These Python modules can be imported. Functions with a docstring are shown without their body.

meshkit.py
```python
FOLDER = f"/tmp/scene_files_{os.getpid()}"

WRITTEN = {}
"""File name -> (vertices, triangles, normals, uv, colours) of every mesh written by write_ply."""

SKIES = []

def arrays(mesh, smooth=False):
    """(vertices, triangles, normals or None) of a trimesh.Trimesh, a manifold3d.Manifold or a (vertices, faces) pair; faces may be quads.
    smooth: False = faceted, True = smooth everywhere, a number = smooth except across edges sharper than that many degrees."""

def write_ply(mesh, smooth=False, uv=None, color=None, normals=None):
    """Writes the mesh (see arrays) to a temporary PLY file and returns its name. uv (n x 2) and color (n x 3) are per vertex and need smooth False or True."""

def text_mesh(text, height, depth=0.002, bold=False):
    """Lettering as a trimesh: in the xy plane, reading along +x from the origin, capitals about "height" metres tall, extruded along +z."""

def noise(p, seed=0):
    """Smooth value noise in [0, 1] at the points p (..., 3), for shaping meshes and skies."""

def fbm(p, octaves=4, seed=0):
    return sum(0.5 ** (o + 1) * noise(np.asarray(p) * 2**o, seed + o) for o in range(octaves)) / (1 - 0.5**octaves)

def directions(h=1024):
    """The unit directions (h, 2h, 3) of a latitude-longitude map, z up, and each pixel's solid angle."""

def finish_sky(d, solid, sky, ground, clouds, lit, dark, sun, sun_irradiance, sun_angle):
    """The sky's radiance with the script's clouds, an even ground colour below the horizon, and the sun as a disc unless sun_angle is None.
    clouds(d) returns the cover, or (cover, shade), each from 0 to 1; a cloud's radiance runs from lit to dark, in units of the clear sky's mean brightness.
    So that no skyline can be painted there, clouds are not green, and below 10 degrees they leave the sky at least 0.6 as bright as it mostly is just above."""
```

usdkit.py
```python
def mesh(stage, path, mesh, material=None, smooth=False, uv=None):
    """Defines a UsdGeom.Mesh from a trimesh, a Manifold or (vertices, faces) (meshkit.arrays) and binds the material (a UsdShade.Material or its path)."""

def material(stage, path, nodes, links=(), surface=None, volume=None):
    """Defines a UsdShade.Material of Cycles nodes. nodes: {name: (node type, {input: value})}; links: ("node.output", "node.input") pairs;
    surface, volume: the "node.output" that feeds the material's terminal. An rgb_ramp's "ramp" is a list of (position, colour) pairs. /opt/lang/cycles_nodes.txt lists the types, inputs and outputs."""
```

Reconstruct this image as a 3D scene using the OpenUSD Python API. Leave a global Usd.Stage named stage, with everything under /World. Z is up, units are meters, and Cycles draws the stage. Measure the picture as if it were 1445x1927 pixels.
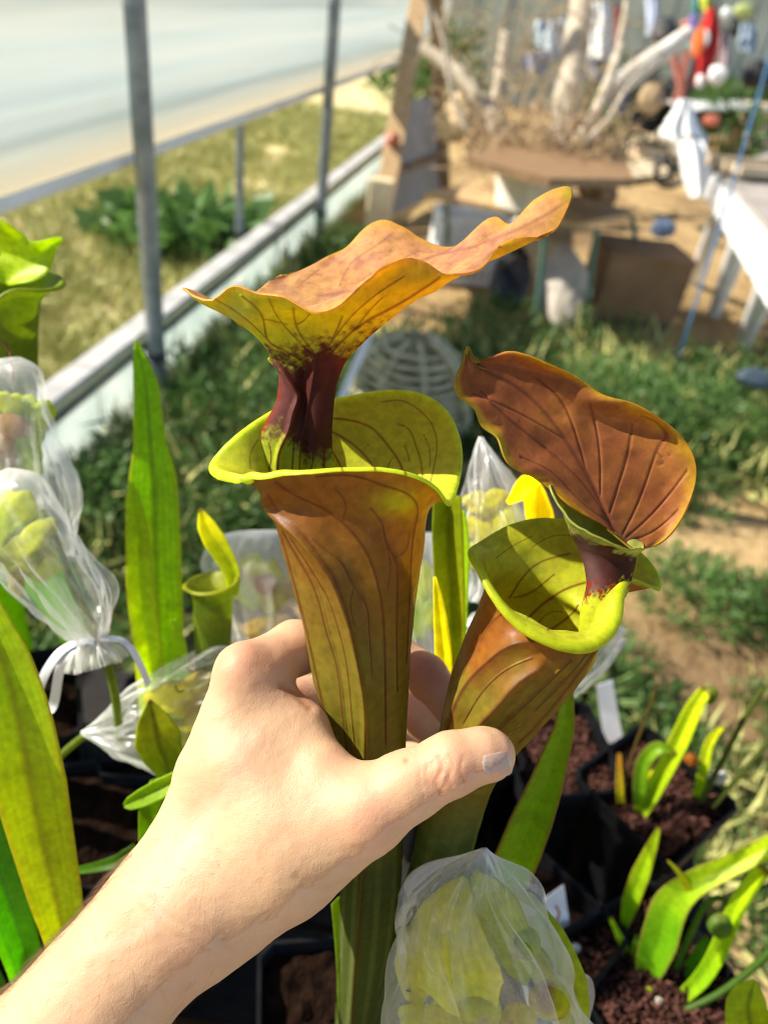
import math
import numpy as np
import trimesh
import usdkit
import meshkit
from pxr import Usd, UsdGeom, UsdLux, UsdShade, Gf, Sdf, Vt
from scipy.interpolate import PchipInterpolator, CubicSpline
from scipy.spatial import cKDTree

stage = Usd.Stage.CreateInMemory()
UsdGeom.SetStageUpAxis(stage, UsdGeom.Tokens.z)
UsdGeom.SetStageMetersPerUnit(stage, 1.0)
world = UsdGeom.Xform.Define(stage, '/World')
stage.SetDefaultPrim(world.GetPrim())
UsdGeom.Scope.Define(stage, '/World/Looks')
rad = math.radians

# ------------------------------------------------------------------ camera
FPX, CU, CV = 1400.0, 722.5, 963.5          # lens in pixels of the 1445 x 1927 photograph
CAM = np.array([0.0, 0.0, 1.40])
PITCH, ROLL = rad(35.6), rad(8.5)
FW = np.array([0, math.cos(PITCH), -math.sin(PITCH)])
U0 = np.array([0, math.sin(PITCH), math.cos(PITCH)])
R0 = np.array([1.0, 0, 0])
RT = math.cos(ROLL) * R0 + math.sin(ROLL) * U0
UP = math.cos(ROLL) * U0 - math.sin(ROLL) * R0
cam = UsdGeom.Camera.Define(stage, '/World/camera')
cam.CreateHorizontalApertureAttr(36.0)
cam.CreateVerticalApertureAttr(36.0 * 1024 / 767)
FOCAL = 36.0 * FPX / 1445
cam.CreateFocalLengthAttr(FOCAL)
cam.CreateClippingRangeAttr(Gf.Vec2f(0.01, 500))
cam.CreateFStopAttr(FOCAL / 3.8)            # a 3.8 mm wide pupil
cam.CreateFocusDistanceAttr(0.292)
cam.CreateExposureAttr(0.96)
cam.AddTransformOp().Set(Gf.Matrix4d(*RT, 0, *UP, 0, *(-FW), 0, *CAM, 1))

# ------------------------------------------------------------------ sky and sun
SUN = np.array([math.sin(rad(-87)) * math.cos(rad(39)), math.cos(rad(-87)) * math.cos(rad(39)), math.sin(rad(39))])
SUN_EL, SUN_AZ = math.asin(SUN[2]), math.atan2(SUN[0], SUN[1])
sky_mat = usdkit.material(stage, '/World/Looks/sky_air', {
    's': ('sky_texture', {'sky_type': 'single_scattering', 'sun_disc': False, 'sun_elevation': SUN_EL, 'sun_rotation': SUN_AZ, 'altitude': 100.0}),
    'b': ('background_shader', {'strength': 0.072})}, [('s.color', 'b.color')], surface='b.background')
dome = UsdLux.DomeLight.Define(stage, '/World/sky')
UsdShade.MaterialBindingAPI.Apply(dome.GetPrim()).Bind(sky_mat)
dome.GetPrim().SetCustomDataByKey('label', 'clear bright daylight sky above the nursery')
dome.GetPrim().SetCustomDataByKey('kind', 'structure')
sun = UsdLux.DistantLight.Define(stage, '/World/sun')
sun.CreateIntensityAttr(1.25)
sun.CreateNormalizeAttr(True)
sun.CreateAngleAttr(0.53)
sun.CreateColorAttr(Gf.Vec3f(1.0, 0.92, 0.80))
_z = SUN; _x = np.cross([0, 0, 1.0], _z); _x /= np.linalg.norm(_x); _y = np.cross(_z, _x)
sun.AddTransformOp().Set(Gf.Matrix4d(*_x, 0, *_y, 0, *_z, 0, 0, 0, 20, 1))

# ------------------------------------------------------------------ helpers
def P(u, v, d):
    """The point seen at pixel (u, v) of the photograph, d metres in front of the lens."""
    u, v, d = (np.asarray(x, float) for x in (u, v, d))
    return CAM + d[..., None] * ((u - CU)[..., None] / FPX * RT - (v - CV)[..., None] / FPX * UP + FW)
def PIX(p):
    q = np.asarray(p) - CAM
    d = q @ FW
    return CU + FPX * (q @ RT) / d, CV - FPX * (q @ UP) / d, d
def G(u, v, z=0.0):
    """The point at height z seen at pixel (u, v)."""
    r = P(u, v, 1.0) - CAM
    return CAM + r * ((z - CAM[2]) / r[2])
def nrm(a):
    return a / (np.linalg.norm(a, axis=-1, keepdims=True) + 1e-12)

_used = {}
def path_for(name, parent):
    base = (str(parent.GetPath()) if parent else '/World') + '/'
    k = _used.get(base + name, 0)
    _used[base + name] = k + 1
    return base + (name if k == 0 else f'{name}_{k:03d}')
def tag(prim, label=None, cat=None, group=None, kind=None):
    prim = prim.GetPrim() if hasattr(prim, 'GetPrim') else prim
    for k, x in (('label', label), ('category', cat), ('group', group), ('kind', kind)):
        if x: prim.SetCustomDataByKey(k, x)
    return prim
def world_of(prim):
    return np.array(UsdGeom.XformCache().GetLocalToWorldTransform(prim))
def thing(name, label, cat, loc=(0, 0, 0), rotz=0.0, group=None):
    x = UsdGeom.Xform.Define(stage, path_for(name, None))
    x.AddTranslateOp().Set(Gf.Vec3d(*map(float, loc)))
    if rotz: x.AddRotateZOp().Set(math.degrees(rotz))
    return tag(x, label, cat, group)
def copy_of(src, loc, rotz=0.0, label=None, group=None, scale=None):
    d = src.GetCustomData()
    x = UsdGeom.Xform.Define(stage, path_for(src.GetName(), None))
    x.AddTranslateOp().Set(Gf.Vec3d(*map(float, loc)))
    x.AddRotateZOp().Set(math.degrees(rotz))
    if scale is not None: x.AddScaleOp().Set(Gf.Vec3f(*([scale] * 3 if np.ndim(scale) == 0 else scale)))
    p = x.GetPrim()
    p.GetReferences().AddInternalReference(src.GetPath())
    p.SetInstanceable(True)
    return tag(p, label or d['label'], d['category'], group or d.get('group'))
def obj(name, mesh, mat, parent=None, smooth=False, col=None, local=False, label=None, cat=None, group=None, kind=None):
    """One mesh prim. mesh: trimesh or (v, f), in world coordinates unless local; col: per-vertex colours (smooth must be True or False)."""
    if hasattr(mesh, 'vertices'): v, f = np.array(mesh.vertices, float), np.array(mesh.faces)
    else: v, f = np.asarray(mesh[0], float), np.asarray(mesh[1])
    if parent is not None and not local:
        m = np.linalg.inv(world_of(parent))
        v = v @ m[:3, :3] + m[3, :3]
    p = path_for(name, parent)
    g = usdkit.mesh(stage, p, (v, f), mat, smooth=smooth)
    if col is not None:
        UsdGeom.PrimvarsAPI(g).CreatePrimvar('col', Sdf.ValueTypeNames.Color3fArray, 'vertex').Set(Vt.Vec3fArray.FromNumpy(np.asarray(col, np.float32)))
    return tag(g, label, cat, group, kind)

def grid_faces(n, m, close=False):
    i, j = np.meshgrid(np.arange(n - 1), np.arange(m if close else m - 1), indexing='ij')
    a, b = i * m + j, i * m + (j + 1) % m
    q = np.stack([a, b, b + m, a + m], -1).reshape(-1, 4)
    return np.vstack([q[:, [0, 1, 2]], q[:, [0, 2, 3]]])
def grid_normals(g, close=False):
    """Unit normals of a grid of points (n, m, 3)."""
    du = np.gradient(g, axis=0)
    if close:
        dv = (np.roll(g, -1, 1) - np.roll(g, 1, 1)) / 2
    else:
        dv = np.gradient(g, axis=1)
    return nrm(np.cross(du, dv))
def shell(g, t, close=False):
    """A grid of points as a thin solid: the grid itself and a second layer t metres along its normals; returns v, f (first layer first)."""
    n, m = g.shape[:2]
    N = grid_normals(g, close)
    v = np.vstack([g.reshape(-1, 3), (g + N * np.asarray(t)).reshape(-1, 3)])
    f = grid_faces(n, m, close)
    k = n * m
    out = [f, f[:, ::-1] + k]
    loops = [np.arange(m), (n - 1) * m + np.arange(m)]
    for li, lo in enumerate(loops):
        nx = np.roll(lo, -1) if close else lo[1:]
        lo = lo if close else lo[:-1]
        a = np.stack([lo, nx, nx + k], 1), np.stack([lo, nx + k, lo + k], 1)
        out += [x[:, ::-1] if li == 0 else x for x in a]
    if not close:
        for li, lo in enumerate([np.arange(n) * m, np.arange(n) * m + m - 1]):
            nx, lo = lo[1:], lo[:-1]
            a = np.stack([lo, nx, nx + k], 1), np.stack([lo, nx + k, lo + k], 1)
            out += [x if li == 0 else x[:, ::-1] for x in a]
    return v, np.vstack(out)
def tube(pts, r, sides=8, cap=True):
    p = np.asarray(pts, float)
    t = nrm(np.gradient(p, axis=0))
    ref = np.array([0, 0, 1.0]) if abs(t[:, 2]).mean() < 0.8 else np.array([1.0, 0, 0])
    a = nrm(np.cross(t, ref)); b = np.cross(t, a)
    ang = np.arange(sides) * 2 * np.pi / sides
    rr = np.broadcast_to(np.asarray(r, float), (len(p),))[:, None, None]
    g = p[:, None] + rr * (np.cos(ang)[None, :, None] * a[:, None] + np.sin(ang)[None, :, None] * b[:, None])
    v, f = g.reshape(-1, 3), grid_faces(len(p), sides, True)[:, ::-1]
    if cap:
        k = len(v)
        v = np.vstack([v, p[0], p[-1]])
        j = np.arange(sides)
        f = np.vstack([f, np.stack([(j + 1) % sides, j, np.full(sides, k)], 1)[:, ::-1], np.stack([(len(p) - 1) * sides + j, (len(p) - 1) * sides + (j + 1) % sides, np.full(sides, k + 1)], 1)])
    return v, f
def join(parts):
    vs, fs, n = [], [], 0
    for v, f in parts:
        vs.append(v); fs.append(np.asarray(f) + n); n += len(v)
    return np.vstack(vs), np.vstack(fs)
def vf(m):
    return np.array(m.vertices), np.array(m.faces)
def box(size, at=(0, 0, 0), rot=None, bevel=0.0):
    """A box with chamfered edges, centred at at."""
    sx, sy, sz = np.asarray(size, float) / 2
    b = min(bevel, sx * .9, sy * .9, sz * .9)
    if b <= 0:
        m = trimesh.creation.box(size)
    else:
        pts = []
        for x in (-1, 1):
            for y in (-1, 1):
                for z in (-1, 1):
                    pts += [(x * sx, y * (sy - b), z * (sz - b)), (x * (sx - b), y * sy, z * (sz - b)), (x * (sx - b), y * (sy - b), z * sz)]
        m = trimesh.convex.convex_hull(np.array(pts))
    v = np.array(m.vertices)
    if rot is not None: v = v @ np.asarray(rot).T
    return v + np.asarray(at), np.array(m.faces)
def rotz_m(a):
    c, s = math.cos(a), math.sin(a)
    return np.array([[c, -s, 0], [s, c, 0], [0, 0, 1.0]])
def beam(a, b, w, h, bevel=0.003, up=(0, 0, 1)):
    """A straight bar of section w x h from a to b."""
    a, b = np.asarray(a, float), np.asarray(b, float)
    z = nrm(b - a); x = np.cross(up, z)
    if np.linalg.norm(x) < 1e-3: x = np.cross([0, 1.0, 0], z)
    x = nrm(x); y = np.cross(z, x)
    return box((w, h, np.linalg.norm(b - a)), (a + b) / 2, np.stack([x, y, z], 1), bevel)
def catmull(pts, n):
    """A smooth curve through the rows of pts, n samples."""
    p = np.asarray(pts, float)
    s = np.r_[0, np.cumsum(np.linalg.norm(np.diff(p[:, :3], axis=0), axis=1) + 1e-9)]
    return PchipInterpolator(s / s[-1], p)(np.linspace(0, 1, n)) if len(p) < 3 else CubicSpline(s / s[-1], p, bc_type='natural')(np.linspace(0, 1, n))
def poly_dist(u, v, lines, step=None):
    """Distance in pixels from each (u, v) to the nearest of the polylines, and that line's weight."""
    best, wt = np.full(u.shape, 1e9), np.zeros(u.shape)
    for ln, w in lines:
        c = catmull(ln, int(20 + np.linalg.norm(np.diff(np.asarray(ln, float), axis=0), axis=1).sum() / .8))
        d, _ = cKDTree(c).query(np.stack([u, v], -1).reshape(-1, 2))
        d = d.reshape(u.shape) / w
        wt = np.where(d < best, w, wt); best = np.minimum(best, d)
    return best, wt
def smooth01(x, a, b):
    t = np.clip((np.asarray(x, float) - a) / (b - a), 0, 1)
    return t * t * (3 - 2 * t)
def mixc(a, b, t):
    t = np.asarray(t)[..., None]
    return np.asarray(a) * (1 - t) + np.asarray(b) * t
def fbm(p, scale, oct=4, seed=0):
    return meshkit.fbm(np.asarray(p) * scale + 50.0, oct, seed)

# ------------------------------------------------------------------ materials
LK = '/World/Looks/'
def mat_leaf(name, trans=0.4, rough=0.42, spec=0.35, tint=(1.15, 1.1, 0.7), bumps=(900, 0.15), net=0.0, net_scale=330.0):
    """A leaf: colour from the mesh, some light passing through it."""
    return usdkit.material(stage, LK + name, {
        'a': ('attribute', {'attribute': 'col'}),
        'tc': ('texture_coordinate', {}),
        'n': ('noise_texture', {'scale': float(bumps[0]), 'detail': 4.0}),
        'n2': ('noise_texture', {'scale': 260.0, 'detail': 5.0}),
        'mr': ('map_range', {'from_min': 0.3, 'from_max': 0.7, 'to_min': 0.86, 'to_max': 1.12}),
        'mx': ('mix', {'mix_type': 'multiply', 'fac': 1.0}),
        'vo': ('voronoi_texture', {'feature': 'distance_to_edge', 'scale': float(net_scale)}), 'vs': ('noise_texture', {'scale': 120.0, 'detail': 3.0}), 'va': ('vector_math', {'math_type': 'multiply_add', 'vector2': (.006, .006, .006)}),
        'vr': ('map_range', {'from_min': 0.0, 'from_max': 0.12, 'to_min': 1.0 - net, 'to_max': 1.0, 'clamp': True}), 'nx': ('mix', {'mix_type': 'multiply', 'fac': 1.0}),
        'bm': ('bump', {'strength': float(bumps[1]), 'distance': 0.0006}),
        'p': ('principled_bsdf', {'roughness': rough, 'specular_ior_level': spec}),
        'tm': ('mix', {'mix_type': 'multiply', 'fac': 1.0, 'color2': tint}),
        't': ('translucent_bsdf', {}),
        'm': ('mix_closure', {'fac': trans})},
        [('tc.object', 'n.vector'), ('tc.object', 'n2.vector'), ('n2.fac', 'mr.value'), ('a.color', 'mx.color1'), ('mr.result', 'mx.color2'), ('tc.object', 'vs.vector'), ('vs.color', 'va.vector1'), ('tc.object', 'va.vector3'), ('va.vector', 'vo.vector'), ('vo.distance', 'vr.value'), ('mx.color', 'nx.color1'), ('vr.result', 'nx.color2'), ('nx.color', 'p.base_color'),
         ('n.fac', 'bm.height'), ('bm.normal', 'p.normal'), ('nx.color', 'tm.color1'), ('tm.color', 't.color'), ('p.BSDF', 'm.closure1'), ('t.BSDF', 'm.closure2')], surface='m.closure')
def mat_noise(name, c1, c2, scale=10.0, rough=0.7, detail=6.0, bump=0.0, dist=0.002, spec=0.3, stretch=(1, 1, 1), metal=0.0, lo=0.35, hi=0.65, scale2=None):
    nodes = {'tc': ('texture_coordinate', {}), 'mp': ('mapping', {'scale': stretch}),
             'n': ('noise_texture', {'scale': float(scale), 'detail': float(detail), 'roughness': 0.6}),
             'r': ('rgb_ramp', {'ramp': [(lo, c1), (hi, c2)]}),
             'p': ('principled_bsdf', {'roughness': rough, 'specular_ior_level': spec, 'metallic': metal})}
    links = [('tc.object', 'mp.vector'), ('mp.vector', 'n.vector'), ('n.fac', 'r.fac'), ('r.color', 'p.base_color')]
    if bump:
        nodes['n2'] = ('noise_texture', {'scale': float(scale2 or scale * 3), 'detail': 6.0})
        nodes['b'] = ('bump', {'strength': bump, 'distance': dist})
        links += [('mp.vector', 'n2.vector'), ('n2.fac', 'b.height'), ('b.normal', 'p.normal')]
    return usdkit.material(stage, LK + name, nodes, links, surface='p.BSDF')
def mat_plain(name, c, rough=0.5, spec=0.4, metal=0.0):
    return mat_noise(name, tuple(np.array(c) * 0.85), tuple(np.minimum(np.array(c) * 1.1, 1)), 25.0, rough, 5.0, 0, spec=spec, metal=metal)

M = {}
M['pitcher'] = mat_leaf('pitcher_skin', 0.56, 0.40, 0.35, (1.05, 1.15, 0.6), (1400, 0.12), .05, 300.0)
M['lid'] = mat_leaf('lid_skin', 0.48, 0.5, 0.25, (1.15, 1.12, 0.6), (1100, 0.2), .06, 260.0)
M['leaf'] = mat_leaf('green_leaf', 0.6, 0.42, 0.3, (1.2, 1.15, 0.5), (700, 0.1))
M['petal'] = mat_leaf('petal', 0.62, 0.6, 0.15, (1.1, 1.05, 0.7), (500, 0.1))
M['weed'] = usdkit.material(stage, LK + 'weed_leaf', {
    'oi': ('object_info', {}), 'g': ('geometry', {}),
    'r': ('rgb_ramp', {'ramp': [(0, (0.08, 0.16, 0.035)), (0.4, (0.18, 0.34, 0.07)), (0.75, (0.30, 0.48, 0.14)), (1, (0.50, 0.52, 0.24))]}),
    'p': ('principled_bsdf', {'roughness': 0.5, 'specular_ior_level': 0.4}), 't': ('translucent_bsdf', {}), 'm': ('mix_closure', {'fac': 0.4})},
    [('g.random_per_island', 'r.fac'), ('r.color', 'p.base_color'), ('r.color', 't.color'), ('p.BSDF', 'm.closure1'), ('t.BSDF', 'm.closure2')], surface='m.closure')
M['skin'] = usdkit.material(stage, LK + 'skin', {
    'a': ('attribute', {'attribute': 'col'}), 'tc': ('texture_coordinate', {}),
    'n': ('noise_texture', {'scale': 420.0, 'detail': 5.0, 'roughness': 0.65}),
    'mp': ('mapping', {'scale': (1.0, 1.0, 1.0)}),
    'v': ('voronoi_texture', {'scale': 1100.0, 'feature': 'distance_to_edge'}),
    'n3': ('noise_texture', {'scale': 70.0, 'detail': 5.0, 'roughness': 0.6}),
    'mr': ('map_range', {'from_min': 0.3, 'from_max': 0.7, 'to_min': 0.93, 'to_max': 1.06}),
    'mx': ('mix', {'mix_type': 'multiply', 'fac': 1.0}),
    'b1': ('bump', {'strength': 0.35, 'distance': 0.0006}), 'b2': ('bump', {'strength': 0.35, 'distance': 0.0004}),
    'p': ('principled_bsdf', {'roughness': 0.52, 'specular_ior_level': 0.35, 'subsurface_weight': 0.22, 'subsurface_scale': 0.003, 'subsurface_radius': (1.0, 0.35, 0.18)})},
    [('tc.object', 'n.vector'), ('tc.object', 'v.vector'), ('tc.object', 'n3.vector'), ('n3.fac', 'mr.value'), ('a.color', 'mx.color1'), ('mr.result', 'mx.color2'), ('mx.color', 'p.base_color'),
     ('n.fac', 'b1.height'), ('v.distance', 'b2.height'), ('b1.normal', 'b2.normal'), ('b2.normal', 'p.normal')], surface='p.BSDF')
M['nail'] = usdkit.material(stage, LK + 'nail', {'a': ('attribute', {'attribute': 'col'}), 'p': ('principled_bsdf', {'roughness': 0.5, 'specular_ior_level': 0.2, 'subsurface_weight': 0.2, 'subsurface_scale': 0.002})}, [('a.color', 'p.base_color')], surface='p.BSDF')
M['hair'] = usdkit.material(stage, LK + 'arm_hair', {'p': ('principled_bsdf', {'base_color': (0.16, 0.085, 0.035), 'roughness': 0.4})}, [], surface='p.BSDF')
def mat_organza(name, cover=0.42, tone=(0.97, 0.98, 0.97)):
    return usdkit.material(stage, LK + name, {
        'tc': ('texture_coordinate', {}),
        'n': ('noise_texture', {'scale': 60.0, 'detail': 6.0, 'roughness': 0.6}), 'at': ('attribute', {'attribute': 'col'}), 'fa': ('math', {'math_type': 'add'}),
        'w1': ('noise_texture', {'scale': 1500.0, 'detail': 2.0}),
        'w2': ('noise_texture', {'scale': 800.0, 'detail': 2.0}),
        'wm': ('math', {'math_type': 'maximum'}),
        'mr': ('map_range', {'from_min': 0.25, 'from_max': 0.75, 'to_min': cover - 0.20, 'to_max': cover - 0.04}),
        'wr': ('map_range', {'from_min': 0.4, 'from_max': 0.72, 'to_min': 0.55, 'to_max': 1.45}),  # fine noise in the cover imitates glints on the mesh
        'lw': ('layer_weight', {'blend': 0.35}),
        'f1': ('math', {'math_type': 'multiply'}), 'f2': ('math', {'math_type': 'multiply_add', 'value2': 0.30, 'use_clamp': True}),
        'd': ('diffuse_bsdf', {'color': tone}), 't': ('translucent_bsdf', {'color': tone}), 'g': ('glossy_bsdf', {'color': (1, 1, 1), 'roughness': 0.36}),
        'm1': ('mix_closure', {'fac': 0.5}), 'm2': ('mix_closure', {'fac': 0.22}), 'c': ('transparent_bsdf', {}), 'm3': ('mix_closure', {})},
        [('tc.object', 'n.vector'), ('tc.object', 'w1.vector'), ('tc.object', 'w2.vector'), ('w1.fac', 'wm.value1'), ('w2.fac', 'wm.value2'), ('n.fac', 'mr.value'), ('wm.value', 'wr.value'),
         ('mr.result', 'fa.value1'), ('at.fac', 'fa.value2'), ('fa.value', 'f1.value1'), ('wr.result', 'f1.value2'), ('lw.facing', 'f2.value1'), ('f1.value', 'f2.value3'),
         ('d.BSDF', 'm1.closure1'), ('t.BSDF', 'm1.closure2'), ('m1.closure', 'm2.closure1'), ('g.BSDF', 'm2.closure2'), ('c.BSDF', 'm3.closure1'), ('m2.closure', 'm3.closure2'), ('f2.value', 'm3.fac')], surface='m3.closure')
M['organza'] = mat_organza('organza', 0.13)
M['organza_dense'] = mat_organza('organza_gathered', 0.55)
M['thread'] = mat_plain('white_thread', (0.8, 0.82, 0.8), 0.6)
M['ribbon'] = mat_plain('white_ribbon', (0.75, 0.78, 0.82), 0.3)
M['marker'] = mat_plain('grey_print', (0.07, 0.075, 0.05), 0.6)

# ------------------------------------------------------------------ the hand and forearm: one skin wrapped round tapered limbs
def surface_nets(val, org, h):
    """The zero surface of a grid of signed distances."""
    s = val < 0
    nx, ny, nz = val.shape
    acc, cnt = np.zeros((nx - 1, ny - 1, nz - 1, 3)), np.zeros((nx - 1, ny - 1, nz - 1))
    corners = [(a, b, c) for a in (0, 1) for b in (0, 1) for c in (0, 1)]
    sub = lambda A, o: A[o[0]:nx - 1 + o[0], o[1]:ny - 1 + o[1], o[2]:nz - 1 + o[2]]
    for a in corners:
        for k in range(3):
            if a[k]: continue
            b = tuple(a[i] + (i == k) for i in range(3))
            va, vb = sub(val, a), sub(val, b)
            cr = (va < 0) != (vb < 0)
            t = np.where(cr, va / np.where(cr, va - vb, 1), 0)
            for i in range(3):
                acc[..., i] += np.where(cr, a[i] + (t if i == k else 0), 0)
            cnt += cr
    on = cnt > 0
    idx = -np.ones(on.shape, int); idx[on] = np.arange(on.sum())
    v = (np.argwhere(on) + acc[on] / cnt[on][:, None]) * h + org
    faces = []
    for k in range(3):
        o = [i for i in range(3) if i != k]
        sl = [slice(1, -1)] * 3; sl[k] = slice(0, -1)
        a = s[tuple(sl)]
        sl2 = list(sl); sl2[k] = slice(1, None)
        b = s[tuple(sl2)]
        # cells round the edge
        def cell(d0, d1):
            q = [None] * 3
            q[k] = slice(0, idx.shape[k])
            q[o[0]] = slice(1 - d0, idx.shape[o[0]] - d0); q[o[1]] = slice(1 - d1, idx.shape[o[1]] - d1)
            return idx[tuple(q)]
        c00, c10, c11, c01 = cell(1, 1), cell(0, 1), cell(0, 0), cell(1, 0)
        for m, flip in ((a & ~b, False), (~a & b, True)):
            q = np.stack([c00[m], c10[m], c11[m], c01[m]], 1)
            if (k == 1) != flip: q = q[:, ::-1]
            faces.append(q)
    q = np.vstack(faces)
    return v, np.vstack([q[:, [0, 1, 2]], q[:, [0, 2, 3]]])

def J(u, v, d, r): return (*P(u, v, d), r * d / FPX)
# joints: pixel, depth, radius in pixels at that depth
arm = [J(-230, 2300, .262, 152), J(20, 2052, .276, 143), J(180, 1890, .284, 132), J(318, 1722, .292, 130)]
thumb = [J(372, 1702, .293, 118), J(540, 1625, .287, 98), J(690, 1523, .278, 79), J(765, 1480, .275, 63), J(850, 1437, .274, 55), J(905, 1420, .276, 47), J(922, 1420, .277, 46)]
index = [J(352, 1640, .298, 88), J(400, 1455, .300, 66), J(462, 1272, .303, 56), J(555, 1218, .324, 49), J(640, 1214, .347, 45), J(735, 1228, .353, 41), J(800, 1272, .347, 39), J(850, 1328, .334, 34), J(868, 1362, .328, 31)]
middle = [J(370, 1660, .322, 88), J(470, 1380, .340, 62), J(512, 1340, .350, 54), J(630, 1310, .384, 46), J(735, 1318, .386, 43), J(800, 1350, .376, 40), J(850, 1400, .354, 36)]
ring = [J(390, 1690, .332, 90), J(520, 1440, .352, 60), J(640, 1410, .388, 47), J(740, 1420, .394, 43), J(800, 1440, .380, 40), J(840, 1470, .358, 35)]
little = [J(400, 1720, .338, 84), J(530, 1530, .366, 56), J(640, 1490, .396, 42), J(720, 1490, .396, 38), J(770, 1500, .384, 34), J(800, 1510, .370, 28)]
web = [J(470, 1440, .297, 96), J(540, 1520, .291, 96), J(590, 1500, .286, 62)]
gapfill = [J(498, 1316, .304, 56), J(562, 1378, .300, 56), J(598, 1434, .291, 46)]
heel = [J(420, 1640, .297, 128), J(520, 1560, .292, 104)]
chains = [(arm, .010), (thumb, .006), (index, .006), (middle, .004), (ring, .004), (little, .004), (web, .010), (gapfill, .012), (heel, .012)]
def cap_sd(p, a, b):
    a3, b3, ra, rb = np.array(a[:3]), np.array(b[:3]), a[3], b[3]
    ab = b3 - a3
    t = np.clip(((p - a3) @ ab) / (ab @ ab), 0, 1)
    return np.linalg.norm(p - a3 - t[..., None] * ab, axis=-1) - (ra + (rb - ra) * t)
def smin(a, b, k):
    h = np.clip(0.5 + 0.5 * (b - a) / k, 0, 1)
    return b + (a - b) * h - k * h * (1 - h)
def hand_sd(p):
    body, fingers = None, None
    for ci, (ch, k) in enumerate(chains):
        d = None
        for a, b in zip(ch[:-1], ch[1:]):
            e = cap_sd(p, a, b)
            d = e if d is None else smin(d, e, 0.004)
        if ci in (2, 3, 4, 5):
            fingers = d if fingers is None else smin(fingers, d, 0.0025)
        else:
            body = d if body is None else smin(body, d, 0.014)
    return smin(body, fingers, 0.008)
def build_hand():
    js = np.array([j for ch, _ in chains for j in ch])
    lo, hi = (js[:, :3] - js[:, 3:]).min(0) - .006, (js[:, :3] + js[:, 3:]).max(0) + .006
    h = 0.0019
    n = np.ceil((hi - lo) / h).astype(int) + 1
    ax = [lo[i] + h * np.arange(n[i]) for i in range(3)]
    val = np.empty(n)
    for i in range(n[0]):
        p = np.stack(np.meshgrid(ax[0][i:i + 1], ax[1], ax[2], indexing='ij'), -1)
        val[i] = hand_sd(p)[0]
    v, f = surface_nets(val, lo, h)
    m = trimesh.Trimesh(v, f, process=False)
    trimesh.smoothing.filter_taubin(m, iterations=8)
    m = m.subdivide()
    v, f = np.array(m.vertices), np.array(m.faces)
    e = 4e-4
    for _ in range(2):                                     # settle on the smooth surface
        d = hand_sd(v)
        g = np.stack([hand_sd(v + e * np.eye(3)[i]) - hand_sd(v - e * np.eye(3)[i]) for i in range(3)], -1) / (2 * e)
        v = v - d[:, None] * g / np.maximum((g * g).sum(1, keepdims=True), .2)
    g = nrm(g)
    return v, f, g

hv, hf, hn = build_hand()
u, w, dd = PIX(hv)
facing = ((CAM - hv) * hn).sum(1) > 0
near_side = smooth01(((nrm(CAM - hv)) * hn).sum(1), -0.1, 0.15)
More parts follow.
